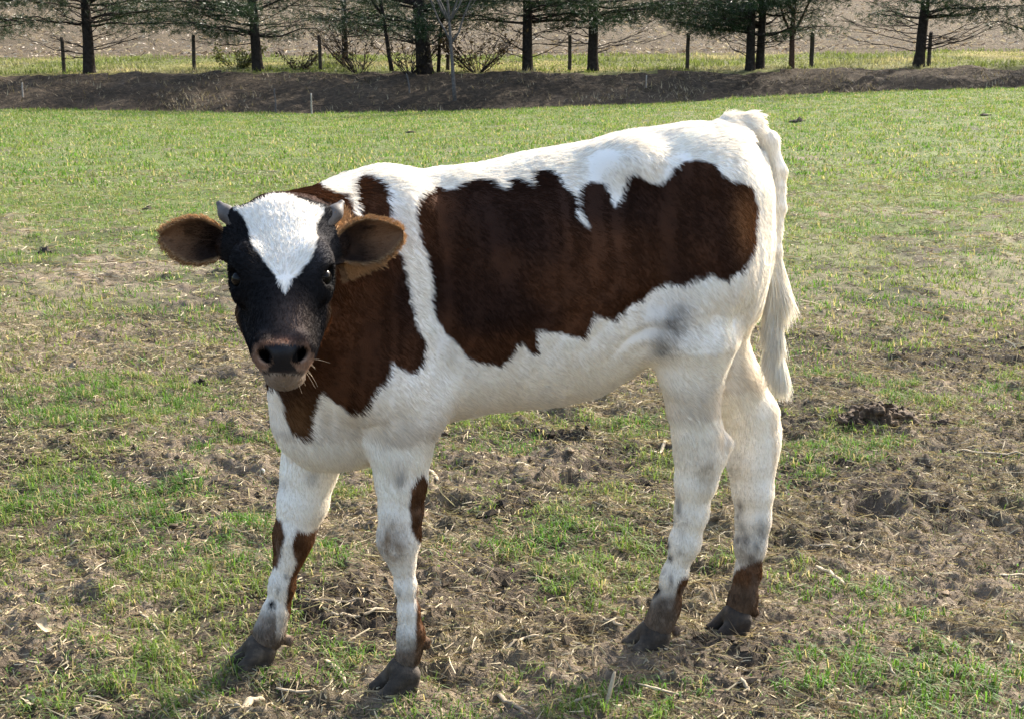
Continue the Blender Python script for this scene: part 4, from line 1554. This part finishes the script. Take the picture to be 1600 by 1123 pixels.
# near turf
x, y = spread(300000, 1.9, 5.2)
cov_ = grass_cover(x, y)
tuft = smooth(-.35, .45, noise2(x * 26, y * 26, 211) + .6 * noise2(x * 60, y * 60, 212))
k = (rng.random(len(x)) < np.clip(cov_, .0, 1) ** 1.4 * (.18 + .82 * tuft) * .80 + .012) & keep_off_hooves(x, y)
x, y, cov_, tuft = x[k], y[k], cov_[k], tuft[k]
n = len(x)
hgt = (.012 + .030 * cov_ * (.35 + .65 * tuft)) * rng.uniform(.5, 1.6, n)
v, f, c = blades(x, y, hgt, rng.uniform(.0018, .0036, n), green_tint(x, y, n), rng.uniform(.45, 1.3, n))
tag(mesh_obj("grass", v, f, m_grass, tint=c, smooth_shade=False), "short grazed green grass in tufts over the near mud", "grass", kind="stuff")
# middle distance
x, y = spread(330000, 5.2, 13)
cov_ = grass_cover(x, y); tuft = smooth(-.5, .4, noise2(x * 16, y * 16, 213))
k = rng.random(len(x)) < cov_ ** 1.2 * (.25 + .75 * tuft) * .85 + .02
x, y, tuft = x[k], y[k], tuft[k]; n = len(x)
v, f, c = blades(x, y, rng.uniform(.014, .046, n) * (.45 + .8 * tuft), rng.uniform(.004, .0075, n), green_tint(x, y, n), rng.uniform(.2, 1.0, n), 1)
tag(mesh_obj("grass", v, f, m_grass, tint=c, smooth_shade=False), "short green turf in the middle of the pasture behind the calf", "grass", kind="stuff")
# far pasture
x, y = spread(300000, 13, 33.3, .50)
xs_, ys_ = spread(70000, 9, 33.3, 1.0)
ks_ = np.abs(xs_) > .48 * ys_
x, y = np.concatenate([x, xs_[ks_]]), np.concatenate([y, ys_[ks_]])
k = (y < edge_line(x) + .15) & (rng.random(len(x)) < .25 + .75 * grass_cover(x, y))
x, y = x[k], y[k]; n = len(x)
ex = smooth(32.2, 33, y)
v, f, c = blades(x, y, rng.uniform(.022, .06, n) * (.4 + 1.0 * smooth(-.4, .4, noise2(x * 5, y * 5, 214))) * (1 + .5 * ex), rng.uniform(.010, .020, n) * np.where(np.abs(x) > .48 * y, 2.2, 1.0), green_tint(x, y, n), rng.uniform(.2, 1.0, n), 1)
tag(mesh_obj("grass", v, f, m_grass, tint=c, smooth_shade=False), "bright green turf at the far end of the pasture", "grass", kind="stuff")
# rough grass behind the fence and dead grass down the bank
x = rng.uniform(-24, 24, 44000); y = rng.uniform(41.3, 48.0, 44000)
n = len(x); yel = smooth(-.1, .5, fbm2(x * .3, y * .5, 3, 221))[:, None]
c0 = (np.array([.13, .165, .05]) * (1 - yel) + np.array([.34, .30, .19]) * yel) * rng.uniform(.6, 1.35, (n, 1))
v, f, c = blades(x, y, rng.uniform(.05, .19, n) * (.4 + .9 * smooth(-.3, .5, fbm2(x * .9, y * .9, 2, 222))), rng.uniform(.02, .045, n), c0, rng.uniform(.1, .9, n), 1)
tag(mesh_obj("grass", v, f, m_grass, tint=np.clip(c, .01, .8), smooth_shade=False), "rough yellow green grass along the strip behind the fence", "grass", kind="stuff")
x = rng.uniform(-17, 17, 44000); y = rng.uniform(33.6, 41.2, 44000)
k = rng.random(len(x)) < smooth(-.2, .5, fbm2(x * .7, y * .6, 3, 223)) * smooth(41.5, 35, y) + .05
x, y = x[k], y[k]; n = len(x)
v, f, c = blades(x, y, rng.uniform(.06, .26, n), rng.uniform(.015, .04, n), np.array([.27, .225, .15]) * rng.uniform(.35, 1.4, (n, 1)), rng.uniform(.3, 1.0, n), 1)
tag(mesh_obj("dead_grass", v, f, m_straw, tint=np.clip(c, .01, .8), smooth_shade=False), "dead tan grass hanging down the shaded bank", "grass", kind="stuff")


def slivers(x, y, L, w, tint, tilt=.12):
    """short bent strips of straw lying on the ground"""
    n = len(x)
    az = rng.uniform(0, 2 * math.pi, n); bend = rng.normal(0, .5, n)
    c = np.stack([x, y], -1)
    d0 = np.stack([np.cos(az), np.sin(az)], -1); d1 = np.stack([np.cos(az + bend), np.sin(az + bend)], -1)
    P = [c - d0 * L[:, None] * .5, c, c + d1 * L[:, None] * .5]
    zz = ground_z(x, y) + .003
    lift = rng.normal(0, tilt, n) * L
    Z = [np.maximum(zz + lift, ground_z(P[0][:, 0], P[0][:, 1]) + .001), zz + np.abs(lift) * .5 + .001, np.maximum(zz - lift, ground_z(P[2][:, 0], P[2][:, 1]) + .001)]
    vs = []
    for p, z, dd in zip(P, Z, (d0, d0 + d1, d1)):
        s = np.stack([-dd[:, 1], dd[:, 0]], -1); s /= np.linalg.norm(s, axis=1, keepdims=True)
        roll = rng.uniform(.3, 1, n)[:, None]
        for sg in (-1, 1):
            vs.append(np.concatenate([p + sg * s * w[:, None] * .5 * roll, (z + sg * w * .35)[:, None]], 1))
    v = np.stack(vs, 1).reshape(-1, 3)
    o = np.arange(n)[:, None] * 6
    return v, [np.concatenate([o + np.array([[0, 1, 3, 2]]), o + np.array([[2, 3, 5, 4]])])], np.repeat(tint, 6, 0)


STRAW = np.array([[.36, .29, .18], [.26, .20, .125], [.46, .40, .28], [.16, .12, .08], [.30, .27, .14]])
x, y = spread(120000, 1.9, 5.6)
k = (rng.random(len(x)) < .25 + .75 * smooth(-.3, .5, fbm2(x * 3.1 + 9, y * 3.3, 3, 152))) & keep_off_hooves(x, y)
x, y = x[k], y[k]; n = len(x)
v, f, c = slivers(x, y, rng.gamma(2.2, .010, n) + .008, rng.uniform(.0011, .0028, n), STRAW[rng.integers(0, 5, n)] * rng.uniform(.6, 1.25, (n, 1)))
tag(mesh_obj("straw_litter", v, f, m_straw, tint=np.clip(c, .01, .8), smooth_shade=False), "trampled bits of dry straw and dead grass over the mud", "straw", kind="stuff")
x, y = spread(60000, 5.6, 15)
k = rng.random(len(x)) < .30 + .7 * (1 - grass_cover(x, y)); x, y = x[k], y[k]; n = len(x)
v, f, c = slivers(x, y, rng.gamma(2.2, .016, n) + .02, rng.uniform(.003, .006, n), STRAW[rng.integers(0, 5, n)] * rng.uniform(.6, 1.2, (n, 1)))
tag(mesh_obj("straw_litter", v, f, m_straw, tint=np.clip(c, .01, .8), smooth_shade=False), "pale dead grass lying through the turf behind the calf", "straw", kind="stuff")
# fine fibres trodden into the soil
x, y = spread(170000, 1.9, 6.5)
k = keep_off_hooves(x, y); x, y = x[k], y[k]; n = len(x)
az = rng.uniform(0, 6.283, n); L = rng.gamma(2.0, .0075, n) + .005; w = rng.uniform(.0010, .0022, n)
d = np.stack([np.cos(az), np.sin(az)], -1)
x1, y1 = x + d[:, 0] * L, y + d[:, 1] * L
a_ = np.stack([x - d[:, 1] * w, y + d[:, 0] * w, ground_z(x, y) + .0012], -1); b_ = np.stack([x + d[:, 1] * w, y - d[:, 0] * w, a_[:, 2] + w], -1)
c_ = np.stack([x1, y1, ground_z(x1, y1) + .002 + np.abs(rng.normal(0, .25, n)) * L], -1)
ft = STRAW[rng.integers(0, 5, n)] * rng.uniform(.5, 1.3, (n, 1))
tag(mesh_obj("straw_litter", np.stack([a_, b_, c_], 1).reshape(-1, 3), np.arange(3 * n).reshape(-1, 3), m_straw, tint=np.clip(np.repeat(ft, 3, 0), .01, .8), smooth_shade=False), "fine dry fibres trodden into the soil round the calf", "straw", kind="stuff")
# stubble lying about on the ploughed field
x = rng.uniform(-1, 1, 22000); y = 48 + 110 * rng.random(22000) ** 1.6; x = x * y * .5; n = len(x)
v, f, c = slivers(x, y, rng.uniform(.06, .22, n), rng.uniform(.02, .06, n), np.array([[.50, .44, .36], [.36, .29, .22], [.16, .12, .10]])[rng.integers(0, 3, n)] * rng.uniform(.7, 1.2, (n, 1)), .3)
tag(mesh_obj("stubble_litter", v, f, m_straw, tint=np.clip(c, .01, .8), smooth_shade=False), "pale crop stubble scattered over the brown field", "stubble", kind="stuff")

# crumbs of soil
OCT = np.array([[1, 0, 0], [-1, 0, 0], [0, 1, 0], [0, -1, 0], [0, 0, 1], [0, 0, -1]], float)
OCF = np.array([[0, 2, 4], [2, 1, 4], [1, 3, 4], [3, 0, 4], [2, 0, 5], [1, 2, 5], [3, 1, 5], [0, 3, 5]])


def crumbs(x, y, r, tint):
    n = len(x)
    v = OCT[None] * (r[:, None, None] * rng.uniform(.55, 1.25, (n, 6, 1))) + rng.normal(0, .18, (n, 6, 3)) * r[:, None, None]
    a = rng.uniform(0, 6.28, n); ca, sa = np.cos(a)[:, None], np.sin(a)[:, None]
    v = np.stack([v[..., 0] * ca - v[..., 1] * sa, v[..., 0] * sa + v[..., 1] * ca, v[..., 2] * .75], -1)
    v += np.stack([x, y, ground_z(x, y) + r * .2], -1)[:, None]
    f = (np.arange(n)[:, None, None] * 6 + OCF[None]).reshape(-1, 3)
    return v.reshape(-1, 3), f, np.repeat(tint, 6, 0)


x, y = spread(62000, 1.9, 6.0)
mudn = (1 - grass_cover(x, y)) * smooth(-.4, .4, fbm2(x * 5, y * 5, 3, 231))
k = (rng.random(len(x)) < .08 + .92 * mudn) & keep_off_hooves(x, y); x, y = x[k], y[k]; n = len(x)
r = np.clip(.0030 * rng.lognormal(0, .65, n), .001, .019)
dm = smooth(-.25, .55, fbm2(x * 2.2, y * 2.0, 4, 151))[:, None]
ct = (SOIL_DRY * (1 - dm) + SOIL_WET * dm) * rng.uniform(.5, 1.3, (n, 1))
v, f, c = crumbs(x, y, r, ct)
tag(mesh_obj("soil_crumbs", v, f, m_crumb, tint=np.clip(c, .01, .8), smooth_shade=False), "loose crumbs of trodden soil", "soil", kind="stuff")

# ------------------------------------------------------------------ dung, clods, stalks: things one can point at
def on_ground(px, py, z=0.0):
    d = ray(px, py)
    t = (z - CAM_H) / d[2]
    p = np.array([0, 0, CAM_H]) + d * t
    for _ in range(6):
        zz = float(ground_z(p[0], p[1])); t = (zz - CAM_H) / d[2]; p = np.array([0, 0, CAM_H]) + d * t
    return p


m = Mat("dung"); nz = m.noise(28, 8, .65); n2 = m.noise(110, 5)
m_dung = m.surface(m.principled(m.mix(1.0, m.ramp(nz, [(.3, (.030, .018, .011)), (.5, (.070, .046, .028)), (.66, (.17, .115, .062)), (.8, (.30, .22, .12))]), m.ramp(n2, [(.3, (.7, .7, .7)), (.7, (1.2, 1.2, 1.2))]), 'MULTIPLY'), .85, m.bump(n2, .8, .006), spec=.25))
m = Mat("dark_clod"); nz = m.noise(45, 8, .65)
m_clod = m.surface(m.principled(m.ramp(nz, [(.3, (.016, .013, .010)), (.6, (.055, .042, .032)), (.8, (.13, .10, .075))]), .9, m.bump(nz, .9, .008), spec=.2))


def lump(name, label, cat, px, py, w_px, h_px, mat, seed, pieces=9, cell=.006, flat=1.0, group=None, tall=.8):
    """a heap of soft folded pieces; px, py is the middle of its foot"""
    r = np.random.default_rng(seed)
    p = on_ground(px, py); sc = px_size_g(p)
    W = w_px * sc / 2; Hh = h_px * sc * tall
    c = p + np.array([0, W * .55 * flat, 0])
    c[2] = float(ground_z(c[0], c[1]))
    F = Field(c - [W * 1.25, W * 1.1, .03], c + [W * 1.25, W * 1.1, Hh * 1.4], cell)
    F.ellipsoid(c + [0, 0, -.005], (W * .85, W * .62 * flat, Hh * .62), k=.02)
    for i in range(pieces):
        a = r.uniform(0, 6.28); q = r.uniform(.2, .95)
        z = Hh * (1 - q) * r.uniform(.3, .9)
        o = c + np.array([math.cos(a) * q * W * .8, math.sin(a) * q * W * .6 * flat, z])
        e = o + np.array([math.cos(a + 1.5) * W * .3, math.sin(a + 1.5) * W * .22, r.uniform(-.3, .5) * Hh * .3])
        F.cone(o, e, W * r.uniform(.13, .22), W * r.uniform(.10, .18), .007)
    s, P = F.box(F.lo, F.lo + F.n * F.h)
    near = np.abs(F.v) < .03
    nn = P[near] / max(W, .02)
    F.v[near] += W * (.10 * noise3(nn * 4.5, seed) + .085 * (1 - 2 * np.abs(noise3(nn * 8, seed + 1))) + .05 * noise3(nn * 17, seed + 2)).astype(np.float32)
    F.v[:, :, 0] = 1; F.v[0] = 1; F.v[-1] = 1; F.v[:, 0] = 1; F.v[:, -1] = 1
    v, q = F.mesh()
    o = mesh_obj(name, v - c, q, mat); o.location = tuple(c)
    return tag(o, label, cat, group)


def px_size_g(p):
    return (p[1] * CP - (p[2] - CAM_H) * SP) / FPX


lump("dung_pile", "crusted brown heap of old dung in the mud right of the hind legs", "dung", 1385, 672, 150, 46, m_dung, 71, 26, .0042, tall=.50)
lump("dung_pile", "low crumbling lump of dung beside the large brown heap", "dung", 1480, 668, 62, 24, m_dung, 72, 12, .0045, tall=.55)
lump("soil_clod", "dark round clod on the turf left of the calf's muzzle", "clod", 311, 608, 36, 24, m_clod, 73, 8, .004)
lump("soil_clod", "small dark clod in the green grass at the left edge", "clod", 112, 622, 28, 13, m_clod, 74, 6, .004)
lump("soil_clod", "dark flattened clod in the thin grass below the left ear", "clod", 68, 395, 30, 12, m_clod, 75, 6, .007)
lump("cowpat", "dark cowpat in the far turf at the upper right", "cowpat", 1541, 182, 22, 6, m_clod, 76, 6, .02)
lump("cowpat", "dark cowpat in the turf just behind the calf's rump", "cowpat", 1248, 194, 32, 9, m_clod, 77, 6, .02)
lump("cowpat", "small dark cowpat in the turf above the calf's withers", "cowpat", 641, 209, 20, 6, m_clod, 78, 6, .02)
lump("cowpat", "dark cowpat in the turf above the calf's left ear", "cowpat", 228, 330, 22, 8, m_clod, 79, 6, .01)

m = Mat("dry_stalk"); nz = m.noise(70, 6)
tcx = m.n("TexCoord").outputs["Object"]
m_stalk = m.surface(m.principled(m.ramp(nz, [(.3, (.28, .22, .14)), (.6, (.46, .38, .26)), (.8, (.60, .53, .40))]), .75, m.bump(nz, .5, .003), spec=.25))
m = Mat("grey_stalk"); nz = m.noise(60, 6)
m_stalk2 = m.surface(m.principled(m.ramp(nz, [(.3, (.16, .13, .09)), (.6, (.29, .24, .17)), (.8, (.40, .35, .26))]), .8, m.bump(nz, .5, .003), spec=.2))
STALKS = [  # points in the photograph, width in pixels, label, pale or grey
    ([(517, 962), (560, 948), (617, 953)], 8, "long bent pale stalk lying behind the near foreleg", 0),
    ([(478, 938), (530, 941), (592, 944)], 6, "thin straight stalk lying behind the longer bent one between the forelegs", 1),
    ([(372, 1119), (392, 1106), (412, 1096)], 17, "thick broken tan stalk at the bottom edge between the forefeet", 0),
    ([(509, 1032), (528, 1046), (541, 1068)], 9, "pale curved stalk beside the near forefoot", 0),
    ([(431, 1077), (460, 1084), (486, 1088), (501, 1080)], 7, "shallow curved tan stalk in front of the far forefoot", 0),
    ([(700, 925), (735, 932), (782, 926)], 4, "thin tan stem lying level right of the near foreleg", 1),
    ([(788, 1018), (820, 1006), (851, 993)], 8, "slanting pale stalk midway between fore and hind feet", 0),
    ([(850, 1003), (880, 1008), (906, 1013)], 7, "short tan stalk touching the upper end of the slanting pale stalk", 1),
    ([(936, 963), (952, 972), (974, 979)], 8, "pale split stalk just left of the near hind hoof", 0),
    ([(945, 1106), (951, 1075), (960, 1044)], 13, "upright shredded whitish stalk at the bottom between the feet", 0),
    ([(778, 1085), (800, 1102), (826, 1119)], 11, "thick brown stalk running off the bottom edge near the middle", 1),
    ([(858, 1102), (895, 1092), (934, 1084)], 8, "pale bent stalk left of the shredded upright one", 0),
    ([(1265, 853), (1310, 857), (1359, 866)], 7, "long grey brown stalk lying right of the hind legs", 1),
    ([(1275, 886), (1300, 902), (1323, 916)], 9, "straight pale stalk slanting down right of the far hind leg", 0),
    ([(1500, 703), (1541, 712), (1604, 713)], 6, "long pale stalk at the right edge below the dung heap", 0),
    ([(1458, 1046), (1478, 1049), (1497, 1051)], 9, "short fat pale stalk at the lower right", 0),
    ([(1391, 1036), (1397, 1046), (1403, 1056)], 5, "small upright straw left of the short fat stalk", 0),
    ([(1578, 1018), (1580, 1008), (1583, 998)], 9, "stubby pale stalk at the right edge near the bottom", 0),
    ([(970, 911), (992, 908), (1016, 902)], 7, "brown stalk ending at the near hind pastern", 1),
    ([(88, 863), (106, 857), (124, 849)], 6, "pale straight straw in the grass at the left", 0),
    ([(205, 886), (222, 894), (239, 901)], 7, "tan stalk in the mud at the left, below the straight straw", 1),
    ([(218, 957), (232, 972), (246, 986)], 6, "left one of two straws leaning together at the lower left", 0),
    ([(266, 962), (279, 954), (294, 944)], 5, "right one of two straws leaning together at the lower left", 0),
    ([(113, 1114), (122, 1105), (132, 1094)], 6, "short pale straw at the bottom left", 0),
    ([(1553, 898), (1575, 897), (1603, 898)], 6, "straight yellowish straw at the right edge", 0),
    ([(1114, 911), (1118, 928), (1122, 947)], 6, "upright pale stalk standing between the hind legs", 0),
    ([(668, 738), (676, 746), (684, 752)], 8, "pale chip of stalk behind the near knee", 0),
    ([(1015, 706), (1030, 703), (1042, 699)], 7, "pale chip of stalk in front of the hind leg", 0),
    ([(1140, 1040), (1170, 1048), (1200, 1040)], 5, "thin bent straw below the far hind hoof", 1),
    ([(1000, 1068), (1040, 1075), (1078, 1084)], 6, "pair of fused straws right of the shredded upright stalk", 0),
    ([(1160, 1058), (1166, 1068), (1173, 1080)], 8, "whitish straw stub at the bottom right of the hind feet", 0)]
for i, (pp, w, lab, kind) in enumerate(STALKS):
    r = np.random.default_rng(800 + i)
    P = np.stack([on_ground(a, b) for a, b in pp])
    u = np.linspace(0, 1, 9); k = np.linspace(0, 1, len(P))
    path = np.stack([np.interp(u, k, P[:, j]) for j in range(3)], -1)
    sc = px_size_g(P[0]); rad = w * sc / 2 * .85
    path[:, 2] = np.maximum(ground_z(path[:, 0], path[:, 1]), np.interp(u, [0, 1], [path[0, 2], path[-1, 2]])) + rad * .55
    path += r.normal(0, .0012, path.shape)
    if "upright" in lab or "stub" in lab:
        L = np.linalg.norm(P[-1] - P[0])
        lowi = int(np.argmax([b for a, b in pp])); base = P[lowi]
        hgt = abs(pp[0][1] - pp[-1][1]) * sc
        dx = (pp[0][0] - pp[-1][0]) * sc * (1 if lowi else -1)
        path = base + np.stack([-abs(0) + u * (pp[-1][0] - pp[0][0]) * sc * (1 if lowi == 0 else -1), u * .02, u * hgt * .95 - .006], -1)
        path += r.normal(0, .001, path.shape)
    prof = rad * np.array([.8, 1, .95, 1.08, .95, .98, 1.05, .9, .55]) * r.uniform(.9, 1.1, 9)
    v, q = tube(path, prof, 7, flat=.62, rough=.22, seed=i)
    c = P[0]
    o = mesh_obj("dry_stalk", v - c, tube_faces(q), m_stalk2 if kind else m_stalk); o.location = tuple(c)
    tag(o, lab, "stalk", "dry stalks lying on the pasture")

# husks, a pebble
for i, (px, py, w, h, lab) in enumerate(((68, 992, 26, 30, "pale crumpled husk standing in the mud at the left"), (50, 1104, 30, 16, "pale torn husk at the bottom left corner"))):
    r = np.random.default_rng(900 + i); p = on_ground(px, py); sc = px_size_g(p)
    u, vv = np.meshgrid(np.linspace(0, 1, 7), np.linspace(-1, 1, 5), indexing='ij')
    X = (u - .5) * w * sc * .8 + vv * .012 * (1 - u); Z = (1 - u) * h * sc * .8 + .006 * vv * vv + r.normal(0, .0012, u.shape); Y = vv * .008 + .004 * np.sin(u * 7)
    top = np.stack([X, Y, Z], -1).reshape(-1, 3)
    v = np.concatenate([top, top + [0.0006, .0012, -.0006]])
    a, b = np.meshgrid(np.arange(6), np.arange(4), indexing='ij'); q0 = (a * 5 + b).ravel()
    q = np.stack([q0, q0 + 5, q0 + 6, q0 + 1], 1)
    o = mesh_obj("corn_husk", v, np.concatenate([q, q[:, ::-1] + 35]), m_stalk); o.location = tuple(p + [0, 0, .002])
    tag(o, lab, "husk")
p = on_ground(410, 738)
F = Field((-.02,) * 3, (.02,) * 3, .0016)
F.ellipsoid((0, 0, .004), (.0075, .006, .0085), k=.004)
v, q = F.mesh(); v = v * (1 + .08 * noise3(v * 160, 5))[:, None]
m = Mat("pebble"); o = mesh_obj("pebble", v, q, m.surface(m.principled(m.ramp(m.noise(90), [(.3, (.38, .35, .31)), (.7, (.55, .52, .47))]), .8)))
o.location = tuple(p)
tag(o, "small whitish pebble in the grass left of the far foreleg", "pebble")
